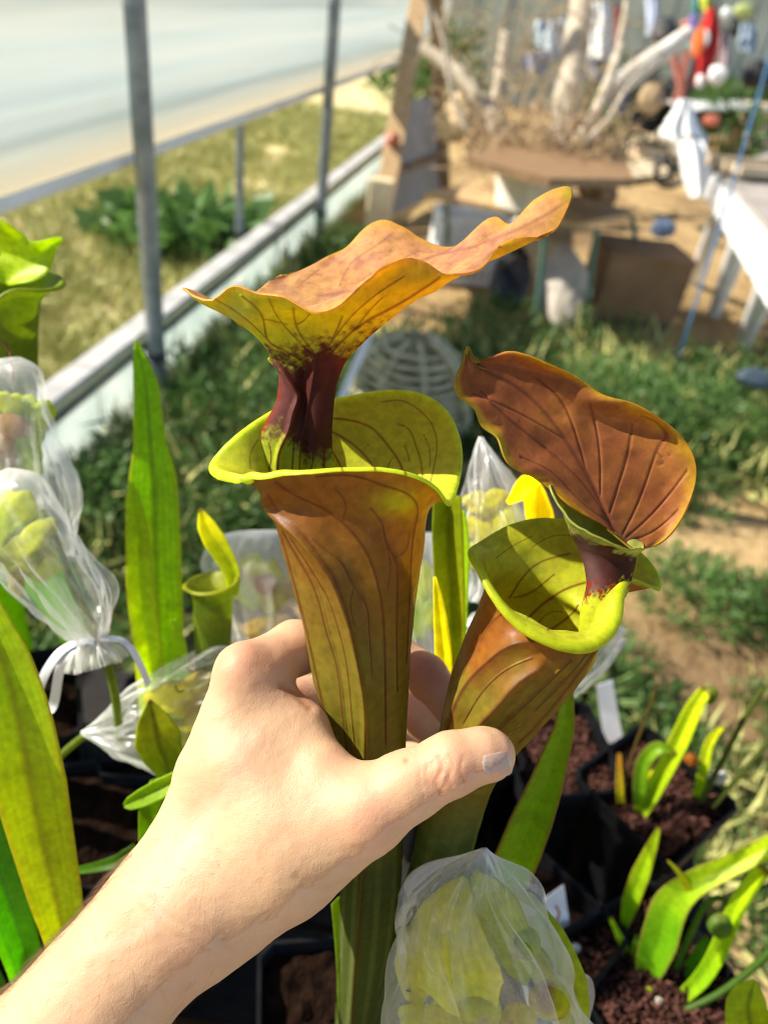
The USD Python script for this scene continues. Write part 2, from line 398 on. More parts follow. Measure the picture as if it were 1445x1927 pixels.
# creases: knuckle of the thumb, wrist, web; polylines on the skin with width (px) and depth (m)
creases = [([(826, 1425), (832, 1448), (822, 1470), (830, 1492)], 5, .0006), ([(806, 1440), (803, 1460), (808, 1480)], 4, .0004), ([(846, 1420), (852, 1440), (846, 1462), (850, 1480)], 4, .0003),
           ([(836, 1430), (844, 1452), (836, 1480)], 3, .0004), ([(790, 1450), (792, 1480), (798, 1500)], 3, .0003), ([(816, 1432), (813, 1455), (818, 1482)], 3.5, .0003), ([(872, 1425), (866, 1450), (872, 1470)], 4, .0003),
           ([(530, 1288), (560, 1306), (585, 1330)], 9, .0009), ([(560, 1650), (620, 1668), (655, 1655)], 7, .0002),
           ([(280, 1690), (340, 1735), (400, 1760), (440, 1790)], 6, .00022), ([(262, 1706), (320, 1752), (390, 1786)], 6, .00016), ([(620, 1560), (650, 1600), (662, 1640)], 7, .00012)]
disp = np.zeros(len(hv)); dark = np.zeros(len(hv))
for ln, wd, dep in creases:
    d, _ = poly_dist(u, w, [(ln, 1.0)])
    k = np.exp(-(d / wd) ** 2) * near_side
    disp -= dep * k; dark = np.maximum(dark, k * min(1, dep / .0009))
disp += (fbm(hv, 60, 3, 3) - .5) * .0012 + (fbm(hv, 260, 3, 5) - .5) * .00035
# faint tendon and knuckle bulges
for (bu, bv, br, bh) in ((446, 1240, 46, .0016), (505, 1222, 30, -.0006), (690, 1520, 60, .0010), (835, 1440, 34, .0005), (360, 1760, 60, .0009)):
    disp += bh * np.exp(-(((u - bu) ** 2 + (w - bv) ** 2) / br ** 2)) * near_side
# nail bed
TN = J(932, 1432, .2745, 0)
bed = [(908, 1446), (912, 1420), (928, 1408), (950, 1410), (966, 1426), (966, 1440), (950, 1458), (925, 1462), (908, 1455), (908, 1446)]
hv = hv + hn * disp[:, None]
base = np.array([.53, .335, .192])
c = np.tile(base, (len(hv), 1))
red = np.zeros(len(hv))
for (bu, bv, br, s) in ((700, 1540, 70, .55), (850, 1440, 60, .6), (930, 1420, 50, .55), (450, 1240, 60, .5), (560, 1230, 70, .45), (640, 1440, 50, .3), (810, 1270, 80, .7), (330, 1860, 90, .25), (560, 1310, 50, .4)):
    red = np.maximum(red, s * np.exp(-(((u - bu) ** 2 + (w - bv) ** 2) / br ** 2)))
red = np.clip(red + (fbm(hv, 45, 4, 9) - .5) * .6, 0, 1)
c = mixc(c, [.50, .245, .155], red)
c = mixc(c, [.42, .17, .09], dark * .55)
veins = [([(300, 1700), (360, 1580), (430, 1480), (470, 1380)], 1), ([(180, 1790), (280, 1740), (330, 1640), (400, 1500)], 1)]
d, _ = poly_dist(u, w, veins)
c = mixc(c, [.58, .43, .32], .3 * np.exp(-(d / 14) ** 2) * near_side)
freck = smooth01(fbm(hv, 420, 2, 21), .76, .84)
c = mixc(c, [.5, .27, .15], freck * .25)
for (bu, bv, br, s) in ((763, 1433, 5, .8), (966, 1428, 5, .0), (292, 1684, 4, .4), (410, 1600, 4, .3)):
    c = mixc(c, [.30, .14, .05], s * np.exp(-(((u - bu) ** 2 + (w - bv) ** 2) / br ** 2)) * near_side)
person = thing('person', 'bare left hand and forearm reaching in to hold the two tall brown pitchers', 'person', hv[np.argmin(((hv - P(300, 1750, .29)) ** 2).sum(1))])
obj('arm_and_hand', (hv, hf), M['skin'], person, smooth=True, col=c)
# thumb nail: a curved plate on the skin
NC = P(936, 1434, .2745)
ax = nrm(P(960, 1425, .277) - P(890, 1442, .276))           # along the thumb
def ray_skin(u_, v_):
    """Depth of the skin along a pixel's ray."""
    lo, hi = .24, .30
    ds = np.linspace(.245, .32, 400)
    s = hand_sd(P(np.full(400, u_), np.full(400, v_), ds))
    i = np.argmax(s < 0)
    return ds[i] if s[i] < 0 else ds[np.argmin(s)]
nn, mm = 17, 15
ng = np.zeros((nn, mm, 3)); ncol = np.zeros((nn, mm, 3))
for i in range(nn):
    for j in range(mm):
        a, b = i / (nn - 1), (j / (mm - 1) - .5) * 2
        wd = (25 - 2 * a) * (1 - .35 * max(0, (.18 - a) / .18) ** 2) * (1 if a < .8 else math.sqrt(max(.05, 1 - ((a - .8) / .24) ** 2)))
        L = 54 * a
        uu, vv = 910 + L * .972 + b * wd * .22, 1447 - L * .235 + b * wd * .97
        ds = ray_skin(uu, vv)
        ng[i, j] = P(uu, vv, ds - .0001 - .00035 * (1 - b * b))
        ncol[i, j] = np.array([.50, .31, .235]) if a < .88 else [.54, .42, .31]
        if a < .16: ncol[i, j] = [.53, .36, .28]
nv, nf = shell(ng, .0003)
obj('thumb_nail', (nv, nf), M['nail'], person, smooth=True, col=np.vstack([ncol.reshape(-1, 3)] * 2))
# fine hairs on the forearm
rng = np.random.default_rng(5)
hu, hw_, hd = PIX(hv)
cand = np.where((hu < 420) & (hw_ > 1560) & (hw_ < 1990) & (hu > -60) & (hw_ + hu * .62 > 1660))[0]
edge = np.where((np.abs(((CAM - hv) / np.linalg.norm(CAM - hv, axis=1)[:, None] * hn).sum(1)) < .3) & (hu < 260) & (hu > -40) & (hw_ > 1600) & (hw_ < 1950) & (hu + hw_ < 1990))[0]
pick = np.r_[rng.choice(cand, 300), rng.choice(edge, 520)]
pts, cnts, wds = [], [], []
alongarm = nrm(P(20, 2052, .276) - P(318, 1722, .292))
for i in pick:
    n0 = hn[i]; L = rng.uniform(.005, .012)
    tdir = nrm(alongarm + rng.normal(0, .45, 3) + UP * .2); tdir = nrm(tdir - n0 * (tdir @ n0))
    cv_ = np.cross(n0, tdir) * rng.normal(0, .3)
    for k in range(5):
        t = k / 4
        pts.append(hv[i] - n0 * .0003 + L * (tdir * t + n0 * (.55 * t - .35 * t * t) + cv_ * t * t))
        wds.append(.00008 * (1 - .8 * t))
    cnts.append(5)
inv = np.linalg.inv(world_of(person)); pts = np.array(pts) @ inv[:3, :3] + inv[3, :3]
hc = UsdGeom.BasisCurves.Define(stage, path_for('arm_hair', person))
hc.CreateTypeAttr('linear'); hc.CreateCurveVertexCountsAttr(cnts)
hc.CreatePointsAttr(Vt.Vec3fArray.FromNumpy(pts.astype(np.float32))); hc.CreateWidthsAttr(Vt.FloatArray(list(map(float, wds))))
hc.SetWidthsInterpolation('vertex')
UsdShade.MaterialBindingAPI.Apply(hc.GetPrim()).Bind(M['hair'])

# ------------------------------------------------------------------ pitcher plants
def control_rings(sections, nth):
    """Elliptic rings across a tube. sections: (uL, vL, uR, vR, depth, aspect), bottom to top."""
    C = np.array([P((s[0] + s[2]) / 2, (s[1] + s[3]) / 2, s[4]) for s in sections])
    W = np.array([(P(s[2], s[3], s[4]) - P(s[0], s[1], s[4])) / 2 for s in sections])
    T = nrm(np.gradient(C, axis=0))
    th = np.arange(nth) * 2 * np.pi / nth
    out = []
    for c, w, t, s in zip(C, W, T, sections):
        D = nrm(np.cross(t, w))
        if D @ FW < 0: D = -D
        if len(s) > 6: D = math.cos(rad(s[6])) * D + math.sin(rad(s[6])) * nrm(np.cross(w, D)) * np.sign(np.cross(w, D) @ t)
        D *= np.linalg.norm(w) * s[5]
        out.append(c + np.cos(th)[:, None] * w + np.sin(th)[:, None] * D)
    return out
def loop_ring(pts, nth):
    a = np.array(sorted((p[0] % 360, *p[1:]) for p in pts), float)
    a = np.vstack([a, a[0]]); a[-1, 0] += 360
    f = CubicSpline(a[:, 0], a[:, 1:], bc_type='periodic')
    t0 = a[0, 0]
    th = np.degrees(np.arange(nth) * 2 * np.pi / nth)
    q = f((th - t0) % 360 + t0)
    return P(q[:, 0], q[:, 1], q[:, 2])
def stack(rings, rows, bias=1.0):
    R = np.array(rings)
    s = np.r_[0, np.cumsum(np.linalg.norm(np.diff(R, axis=0), axis=2).mean(1))]
    t = s[-1] * (1 - (1 - np.linspace(0, 1, rows)) ** bias)
    return PchipInterpolator(s, R, axis=0)(t), t / s[-1]
def rolled(g, rho, n=10, turn=2.3):
    """Continues a grid past its last row as a lip rolled outwards; rho: radius per column."""
    T = nrm(g[-1] - g[-3])
    tang = nrm(np.roll(g[-1], -1, 0) - np.roll(g[-1], 1, 0))
    N = nrm(np.cross(tang, T))                    # outwards
    rows = [g]
    for k in range(1, n + 1):
        ph = turn * k / n
        rr = np.asarray(rho)[:, None] * (1 - .25 * k / n)
        rows.append((g[-1] + rr * (math.sin(ph) * T + (1 - math.cos(ph)) * N))[None])
    return np.vstack(rows)
def vein_mix(c, v3, veins, colour, soft=1.6, strength=.85):
    u, w, _ = PIX(v3)
    d, _ = poly_dist(u, w, veins)
    return mixc(c, colour, strength * np.exp(-(d / soft) ** 2))
def outward(g):
    return -grid_normals(g, True)
RED, MAROON = np.array([.20, .030, .012]), np.array([.105, .024, .014])

held = thing('pitcher_plant', 'tall plant with two big brown pitchers held by the hand', 'pitcher plant', P(668, 1960, .50))
NT = 480
# --- first pitcher: tube
sec1 = [(628, 1965, 700, 1965, .49, .9), (636, 1800, 735, 1800, .43, .9), (640, 1650, 755, 1650, .372, .9), (642, 1500, 760, 1500, .335, .9), (634, 1400, 764, 1400, .319, .9), (606, 1330, 767, 1330, .312, .9),
        (590, 1280, 770, 1280, .310, .9), (574, 1190, 775, 1195, .308, .9), (556, 1120, 784, 1120, .306, .9), (530, 1025, 797, 1035, .303, .88), (517, 972, 802, 980, .301, .86), (503, 932, 808, 957, .300, .84)]
m1 = [(180, 408, 866, .300), (197, 418, 888, .288), (222, 470, 899, .276), (248, 560, 893, .268), (270, 640, 887, .265), (290, 720, 887, .266), (312, 785, 901, .271), (332, 822, 925, .281), (348, 838, 944, .292), (2, 849, 932, .299),
      (18, 861, 885, .311), (38, 859, 826, .323), (58, 832, 772, .333), (80, 770, 741, .338), (100, 700, 742, .338), (120, 640, 753, .335), (140, 570, 764, .323), (158, 503, 787, .310), (170, 442, 832, .302)]
R1 = control_rings(sec1, NT) + [loop_ring(m1, NT)]
g, s1 = stack(R1, 420, 1.75)
ridge1 = [(503, 930), (531, 971), (566, 1002), (594, 1037), (625, 1082), (646, 1134), (659, 1179), (673, 1248), (684, 1317), (687, 1424), (686, 1600), (672, 1800), (660, 1965)]
u, w, _ = PIX(g)
dr, _ = poly_dist(u, w, [(ridge1, 1)])
On = outward(g)
front = smooth01((nrm(CAM - g) * On).sum(-1), .0, .25)
wing = .0022 * np.exp(-(dr / 5.5) ** 2) + .0022 * np.exp(-(dr / 24) ** 2) - .0016 * np.exp(-((dr - 46) / 26) ** 2)
edge_l = [(528, 1006), (552, 1092), (573, 1172), (594, 1265), (618, 1383)]
veins1 = [([(518, 907), (545, 926), (594, 950), (642, 981), (673, 1016), (694, 1051), (708, 1092), (718, 1137), (723, 1196), (725, 1265), (726, 1400)], 1.15),
          ([(697, 957), (718, 985), (727, 1023), (742, 1051), (747, 1092), (746, 1134), (748, 1300)], .9), ([(594, 897), (670, 897), (729, 916), (767, 930), (784, 949), (782, 988), (772, 1100), (765, 1250)], .9),
          ([(531, 999), (556, 1044), (580, 1085), (601, 1137), (614, 1189), (632, 1248), (642, 1317), (653, 1417)], 1.0), (edge_l, 1.1),
          ([(587, 1013), (620, 1040), (642, 1060), (655, 1085), (666, 1106), (687, 1137), (694, 1179), (700, 1270)], .6), ([(666, 1106), (660, 1130), (668, 1180)], .5), ([(545, 1010), (590, 1080), (618, 1130), (632, 1170), (648, 1230), (660, 1330), (668, 1410)], .55),
          ([(727, 1023), (733, 1060), (728, 1110)], .5), ([(642, 981), (650, 950), (630, 920)], .5), ([(742, 1051), (760, 1040), (770, 1000)], .5)]
dv, wt = poly_dist(u, w, veins1)
g = g + On * (front * (wing + .00035 * np.exp(-(dv / 2.2) ** 2)) + (fbm(g, 120, 3, 2) - .5) * .0008)[..., None]
th = np.degrees(np.arange(NT) * 2 * np.pi / NT)
rho = np.interp(th, [0, 20, 60, 120, 160, 180, 200, 225, 270, 310, 340, 360], [.0009, .0011, .0011, .0011, .0013, .0017, .0019, .0016, .0011, .0010, .0009, .0009])
gr = rolled(g, rho, 12)
v, f = shell(gr, .0009, True)
k = gr.shape[0] * NT
uo, wo, _ = PIX(gr)
nz = fbm(gr, 70, 4, 4); nz2 = fbm(gr, 330, 3, 8)
down = smooth01(wo + (nz - .5) * 160 - (uo - 650) * .35, 930, 1390)
c = mixc([.33, .115, .022], [.29, .245, .026], down)
c = mixc(c, [.40, .115, .014], .75 * np.exp(-(((uo - 752) / 36) ** 2 + ((wo - 1005) / 62) ** 2)))
c = mixc(c, [.40, .33, .02], .8 * np.exp(-(((uo - 745) / 50) ** 2 + ((wo - 944) / 24) ** 2)) * smooth01(nz, .25, .6))  # yellow-green patch paints in sunlight glowing through the wall
c = mixc(c, c * .62 + np.array([.02, .008, .0]), smooth01(nz2, .5, .75) * .35)
low = smooth01(wo, 1480, 1700)
c = mixc(c, [.13, .17, .04], low)
stripe = .5 + .5 * np.sin(np.arange(NT) * 2 * np.pi * 9 / NT + 1.0)[None, :] * np.ones(wo.shape)
c = mixc(c, [.28, .30, .10], low * smooth01(stripe, .55, .95) * .6)
c = vein_mix(c, gr, veins1, [.17, .035, .015], 2.1, .8)
c = vein_mix(c, gr, [(ridge1, 1)], [.22, .055, .022], 2.2, .8)
lipz = np.zeros(gr.shape[:2]); lipz[415:] = 1; lipz[409:415] = .5
lipc = np.tile([.60, .655, .02], (*gr.shape[:2], 1))
c = mixc(c, lipc, lipz)
inner = np.tile([.77, .86, .05], (*gr.shape[:2], 1))
inner = mixc(inner, [.68, .77, .05], smooth01(nz, .4, .7) * .6)
iv1 = [([(626, 788), (662, 793), (702, 809), (725, 833), (745, 859), (759, 887), (770, 940)], 1.3), ([(624, 814), (652, 829), (682, 853), (702, 879), (720, 930)], 1.2), ([(626, 853), (642, 881), (660, 930)], 1.2),
       ([(719, 758), (752, 755), (785, 770), (812, 799), (822, 826), (820, 872), (812, 909)], .7), ([(747, 798), (769, 809), (782, 836), (792, 866), (797, 899)], .8), ([(762, 839), (768, 855), (772, 869)], .7), ([(797, 819), (809, 846), (810, 880)], .55),
       ([(745, 859), (735, 870), (730, 885)], .5), ([(682, 853), (690, 840), (702, 838)], .4), ([(483, 829), (470, 856), (470, 884)], .6)]
inner = vein_mix(inner, gr, iv1, [.27, .03, .012], 1.5, .9)
p1 = obj('pitcher', (v, f), M['pitcher'], held, smooth=True, col=np.vstack([c.reshape(-1, 3), inner.reshape(-1, 3)]), label='larger upright pitcher with its lid held level over the mouth')

# --- first pitcher: neck and lid, a funnel with an uneven rim
secc = [(512, 930, 628, 930, .316, .45), (474, 880, 630, 880, .313, .42), (480, 835, 625, 835, .310, .40), (502, 790, 626, 790, .307, .40), (522, 745, 631, 738, .305, .42), (524, 702, 646, 690, .304, .36), (503, 660, 694, 636, .303, .30, 12), (468, 622, 752, 586, .302, .33, 32), (415, 588, 860, 520, .305, .48, 42)]
rim1 = [(180, 347, 543, .305), (197, 385, 560, .292), (213, 432, 545, .284), (232, 505, 553, .276), (250, 600, 586, .270), (262, 662, 566, .269), (275, 735, 492, .275), (288, 797, 490, .281), (300, 833, 518, .284), (315, 882, 521, .290), (330, 922, 486, .298), (342, 962, 453, .304),
        (353, 1038, 436, .308), (0, 1066, 398, .311), (6, 1072, 359, .314), (12, 1015, 373, .317), (20, 962, 420, .322), (28, 935, 416, .327), (42, 872, 453, .331), (56, 806, 453, .336), (70, 737, 419, .341), (85, 690, 434, .344), (100, 648, 468, .344), (115, 596, 498, .340), (130, 533, 520, .333), (146, 519, 560, .326), (160, 462, 618, .318), (171, 400, 572, .311)]
NL = 540
g, sc = stack(control_rings(secc, NL) + [loop_ring(rim1, NL)], 330)
u, w, _ = PIX(g)
On = outward(g)
front = smooth01((nrm(CAM - g) * On).sum(-1), .0, .25)
fold = [(512, 672), (533, 696), (546, 720), (561, 743), (554, 773), (543, 813), (528, 846), (523, 900)]
fold2 = [(600, 650), (592, 690), (583, 733), (572, 800), (566, 839), (563, 900)]
d1, _ = poly_dist(u, w, [(fold, 1)]); d2, _ = poly_dist(u, w, [(fold2, 1)])
groove = np.exp(-(((u - 572) / 13) ** 2)) * smooth01(w, 640, 700)
uv_ = [([(552, 579), (557, 611), (590, 663)], 1.0), ([(644, 595), (622, 644), (606, 668)], 1.0), ([(455, 557), (495, 600), (503, 638), (535, 660), (570, 680)], 1.0), ([(827, 522), (746, 574), (671, 617), (622, 665)], 1.4),
       ([(720, 560), (690, 590), (671, 617)], .7), ([(557, 611), (575, 600), (585, 585)], .5), ([(495, 600), (520, 605), (540, 610)], .45), ([(505, 560), (525, 600), (560, 640), (585, 668)], .7), ([(400, 560), (450, 590), (503, 638)], .6), ([(760, 520), (700, 560), (640, 620), (610, 665)], .7)]
dv, _ = poly_dist(u, w, uv_)
g = g + On * (front * (.0022 * np.exp(-(d1 / 6) ** 2) + .0016 * np.exp(-(d2 / 6) ** 2) - .003 * groove + .0004 * np.exp(-(dv / 2.5) ** 2)) + (fbm(g, 75, 3, 12) - .5) * .0025 * smooth01(sc, .35, .8)[:, None])[..., None]
# the margin waves a little
wav = np.sin(np.arange(NL) * 2 * np.pi * 11 / NL + 2 * np.sin(np.arange(NL) * 2 * np.pi * 3 / NL))
g = g + (np.array([0, 0, 1.0]) * 0.0010 * wav[:, None])[None] * (smooth01(sc, .8, 1)[:, None, None])
v, f = shell(g, .0009, True)
u, w, _ = PIX(g)
nz, nz2, nz3 = fbm(g, 90, 4, 14), fbm(g, 420, 3, 18), fbm(g, 1100, 2, 19)
under = mixc([.62, .66, .02], [.80, .57, .018], smooth01(u + (nz - .5) * 150 - (w - 560) * .8, 520, 760))
under = mixc(under, [.72, .36, .07], smooth01(sc, .965, 1.0)[:, None] * .8)
under = mixc(under, [.45, .50, .12], np.exp(-(((u - 440) / 50) ** 2 + ((w - 590) / 30) ** 2)) * .6)
top_edge = w + (nz - .5) * 70 + (nz2 - .5) * 80 + (nz3 - .5) * 20 + np.abs(u - 600) * -.15
mar = smooth01(top_edge + smooth01(u, 600, 760) * 70, 632, 684)
bot_edge = w + (nz - .5) * 40 + (nz2 - .5) * 70 + (nz3 - .5) * 25 + smooth01(u, 520, 600) * -50
yel = smooth01(bot_edge, 786, 836)
marc = mixc([.165, .050, .042], MAROON, smooth01(u - np.interp(w, [672, 696, 720, 743, 773, 813, 846, 900], [512, 533, 546, 561, 554, 543, 528, 523]), -3, 6))  # lighter pink left of the fold: a sheen painted into the colour
marc = mixc(marc, [.15, .03, .012], smooth01(u, 592, 605) * .8)
marc = mixc(marc, [.32, .03, .008], np.exp(-((u - np.interp(w, [680, 745, 790, 835], [516, 520, 502, 480])) / 9) ** 2) * smooth01(w, 700, 740))
ylow = mixc([.49, .58, .03], [.14, .03, .012], smooth01(u, 562, 568) * (1 - smooth01(u, 612, 618)) * smooth01(.5 + (nz2 - .5) * 1.6 - (w - 830) / 160, .25, .7))
ylow = vein_mix(ylow, g, [([(554, 773), (543, 813), (528, 846), (523, 910)], 1.7), ([(556, 800), (552, 850), (548, 910)], 1.0), ([(583, 733), (572, 800), (566, 839), (563, 910)], 1.0), ([(612, 780), (610, 850), (609, 910)], 1.3), ([(506, 833), (510, 866), (503, 890)], .7), ([(590, 830), (588, 870), (580, 900)], .8)], [.17, .022, .010], 2.0, .92)
under = vein_mix(under, g, uv_, [.24, .05, .012], 2.0, .75)
cu_ = mixc(under, marc, mar)
cu_ = mixc(cu_, ylow, yel)
topc = mixc([.56, .28, .15], [.68, .38, .15], smooth01(nz, .35, .65))
topc = mixc(topc, [.36, .15, .07], smooth01(nz2, .5, .7) * .35)
topc = mixc(topc, [.72, .42, .06], smooth01(sc, .955, 1.0)[:, None] * .75 * np.ones_like(u))
topc = vein_mix(topc, g, [([(600, 560), (700, 540), (800, 490), (880, 470), (960, 440), (1020, 410), (1060, 385)], 1.4), ([(640, 540), (660, 500), (700, 470), (740, 440)], .7), ([(700, 540), (740, 500), (790, 475)], .6), ([(560, 545), (580, 525), (600, 510)], .6), ([(780, 500), (830, 480), (860, 465)], .5)], [.33, .13, .11], 2.4, .6)
tip = np.exp(-(((u - 1066) / 12) ** 2 + ((w - 366) / 12) ** 2))
topc = mixc(topc, [.5, .42, .03], tip); cu_ = mixc(cu_, [.5, .42, .03], tip)
obj('lid', (v, f), M['lid'], p1, smooth=True, col=np.vstack([cu_.reshape(-1, 3), topc.reshape(-1, 3)]))

# --- second pitcher: tube
sec2 = [(676, 1955, 735, 1975, .495, .9), (722, 1790, 800, 1815, .43, .9), (772, 1625, 872, 1660, .372, .9), (800, 1490, 920, 1490, .335, .9), (822, 1402, 972, 1402, .318, .9), (837, 1325, 1035, 1335, .312, .9),
        (852, 1265, 1085, 1276, .309, .9), (874, 1208, 1118, 1228, .307, .9), (897, 1152, 1130, 1194, .304, .9), (911, 1108, 1112, 1176, .301, .86)]
m2 = [(180, 889, 1040, .296), (198, 903, 1068, .289), (224, 934, 1123, .281), (250, 985, 1177, .276), (270, 1040, 1205, .274), (290, 1090, 1214, .275), (310, 1128, 1198, .279), (330, 1154, 1160, .286), (348, 1160, 1116, .293), (5, 1176, 1092, .302), (20, 1208, 1100, .310), (33, 1236, 1104, .317),
      (50, 1218, 1058, .324), (72, 1150, 1010, .327), (96, 1075, 984, .326), (120, 1000, 982, .322), (142, 943, 1001, .316), (162, 905, 1026, .306)]
g, s2 = stack(control_rings(sec2, NT) + [loop_ring(m2, NT)], 380, 1.75)
u, w, _ = PIX(g)
On = outward(g)
front = smooth01((nrm(CAM - g) * On).sum(-1), .0, .25)
veins2 = [([(1030, 1206), (1012, 1207), (963, 1214), (921, 1243), (884, 1280), (859, 1322), (840, 1380)], 1.6), ([(1012, 1259), (971, 1288), (934, 1330), (900, 1367), (880, 1395)], 1.6), ([(1075, 1245), (1050, 1268), (1004, 1313), (963, 1351), (940, 1375), (920, 1400)], 1.0), ([(1125, 1218), (1071, 1292), (1012, 1363), (975, 1400)], 1.4),
          ([(1110, 1225), (1060, 1285), (1000, 1345), (960, 1385)], .6), ([(950, 1150), (915, 1180), (890, 1230), (870, 1270)], .6), ([(1000, 1240), (950, 1262), (900, 1310), (870, 1360)], .5)]
dv, _ = poly_dist(u, w, veins2)
dr, _ = poly_dist(u, w, [veins2[0], veins2[1]])
g = g + On * (front * (.0012 * np.exp(-(dr / 7) ** 2) + .0004 * np.exp(-(dv / 2.2) ** 2) - .0012 * np.exp(-((dr - 22) / 14) ** 2)) + (fbm(g, 120, 3, 22) - .5) * .0008)[..., None]
rho = np.interp(th, [0, 20, 60, 120, 160, 180, 200, 225, 270, 310, 340, 360], [.0018, .0012, .0010, .0010, .0010, .0008, .0009, .0011, .0016, .0022, .0024, .0018])
gr = rolled(g, rho, 12)
v, f = shell(gr, .0009, True)
uo, wo, _ = PIX(gr)
nz = fbm(gr, 70, 4, 24); nz2 = fbm(gr, 330, 3, 28)
c = mixc([.43, .15, .022], [.33, .235, .024], smooth01(wo + (nz - .5) * 170 + (uo - 960) * .25, 1180, 1370))
c = mixc(c, [.34, .28, .03], smooth01(nz, .5, .72) * .55 * smooth01(wo, 1200, 1280))
c = mixc(c, c * .6, smooth01(nz2, .5, .75) * .35)
c = mixc(c, [.13, .19, .04], smooth01(wo, 1440, 1600))
c = mixc(c, [.28, .30, .10], smooth01(wo, 1480, 1700) * smooth01(.5 + .5 * np.sin(np.arange(NT) * 2 * np.pi * 8 / NT)[None] * np.ones(wo.shape), .55, .95) * .6)
c = vein_mix(c, gr, veins2, [.20, .055, .025], 2.2, .8)
lipz = np.zeros(gr.shape[:2]); lipz[375:] = 1; lipz[369:375] = .5
c = mixc(c, np.tile([.60, .655, .02], (*gr.shape[:2], 1)), lipz)
inner = mixc([.70, .78, .04], [.60, .66, .04], smooth01(nz, .4, .7))
inner = mixc(inner, [.60, .655, .02], lipz)
iv2 = [([(958, 1122), (979, 1089), (1012, 1060), (1040, 1050), (1071, 1043)], 1.0), ([(992, 1164), (1021, 1135), (1062, 1110), (1100, 1098)], 1.5), ([(965, 1122), (985, 1118), (1012, 1104), (1042, 1081)], .9), ([(1029, 1189), (1071, 1160), (1090, 1140)], 1.3), ([(1010, 1175), (1040, 1150), (1060, 1150)], .6), ([(930, 1050), (960, 1030), (1000, 1010)], .5), ([(1000, 1030), (1040, 1010), (1080, 1010)], .5)]
inner = vein_mix(inner, gr, iv2, [.21, .025, .012], 1.6, .9)
p2 = obj('pitcher', (v, f), M['pitcher'], held, smooth=True, col=np.vstack([c.reshape(-1, 3), inner.reshape(-1, 3)]), label='smaller leaning pitcher with its lid folded back')
# --- second pitcher: neck, flaring under the lid
sec = [(1088, 1190, 1160, 1190, .302, .6), (1092, 1150, 1166, 1148, .302, .62), (1103, 1105, 1184, 1106, .302, .65), (1100, 1068, 1192, 1072, .302, .65), (1086, 1030, 1198, 1052, .301, .6)]
neck_rim = [(180, 1034, 922, .293), (205, 1062, 972, .289), (225, 1092, 995, .287), (250, 1130, 1013, .287), (275, 1168, 1030, .289), (300, 1196, 1036, .293), (330, 1210, 1036, .299), (0, 1212, 1030, .306), (45, 1190, 1000, .312), (90, 1140, 965, .312), (135, 1080, 930, .303)]
g, sn = stack(control_rings(sec, 160) + [loop_ring(neck_rim, 160)], 110)
u, w, _ = PIX(g); nz, nz2 = fbm(g, 90, 4, 31), fbm(g, 500, 3, 33)
g = g + outward(g) * ((fbm(g, 90, 3, 34) - .5) * .004 * smooth01(sn, .5, 1)[:, None])[..., None]
v, f = shell(g, .0008, True)
c = mixc([.12, .035, .03], [.07, .022, .014], smooth01(u, 1135, 1165))
c = mixc(c, [.27, .15, .14], np.exp(-((u - np.interp(w, [1000, 1100], [1100, 1118])) / 16) ** 2) * .6)  # pinkish stripe paints in the lit left face of the neck
c = mixc(c, [.42, .45, .10], 1 - smooth01(w - (u - 1085) * .40 + (nz2 - .5) * 30, 1000, 1012))
c = mixc(c, [.60, .655, .02], smooth01(w + (nz2 - .5) * 75 + (u - 1130) * .3, 1104, 1122))
c = mixc(c, [.33, .04, .012], smooth01(w, 1085, 1100) * (1 - smooth01(w, 1120, 1150)) * smooth01(nz2, .52, .6))
obj('neck', (v, f), M['lid'], p2, smooth=True, col=np.vstack([c.reshape(-1, 3)] * 2))
# --- second pitcher: lid, a broad wavy leaf
lm = catmull([(1198, 1036), (1142, 994), (1090, 963), (1040, 922), (1000, 897), (965, 881), (946, 850), (934, 820), (907, 801), (892, 771), (862, 745), (859, 715), (871, 685), (880, 653)], 160)
rm = catmull([(1206, 1036), (1245, 1019), (1276, 985), (1302, 932), (1311, 888), (1297, 840), (1268, 809), (1222, 776), (1188, 757), (1140, 744), (1085, 711), (1020, 681), (960, 660), (920, 672), (890, 678), (880, 653)], 160)
md = catmull([(1200, 1034), (1160, 1000), (1140, 965), (1118, 915), (1085, 858), (1042, 795), (985, 738), (925, 702), (885, 670), (880, 653)], 160)
NA = 241
a = np.linspace(-1, 1, NA)
t = np.linspace(0, 1, 160)
uv = np.empty((160, NA, 2)); dp = np.empty((160, NA))
for i in range(160):
    for k in range(2):
        uv[i, :, k] = np.where(a < 0, md[i, k] + (lm[i, k] - md[i, k]) * -a, md[i, k] + (rm[i, k] - md[i, k]) * a)
    dm = np.interp(t[i], [0, .15, .5, 1], [.306, .309, .304, .293])
    sp = math.sin(math.pi * min(1, .12 + .88 * t[i])) ** .6
    dp[i] = dm + np.where(a < 0, -.012 * sp * np.abs(a) ** 1.3, .010 * sp * a - .010 * sp * a ** 2.5)
dp += .0022 * np.sin(a[None] * 7 + t[:, None] * 21) * np.abs(a)[None] ** 2 + (fbm(np.dstack([uv / 1000, dp]), 9, 3, 41) - .5) * .006
g = P(uv[..., 0], uv[..., 1], dp)
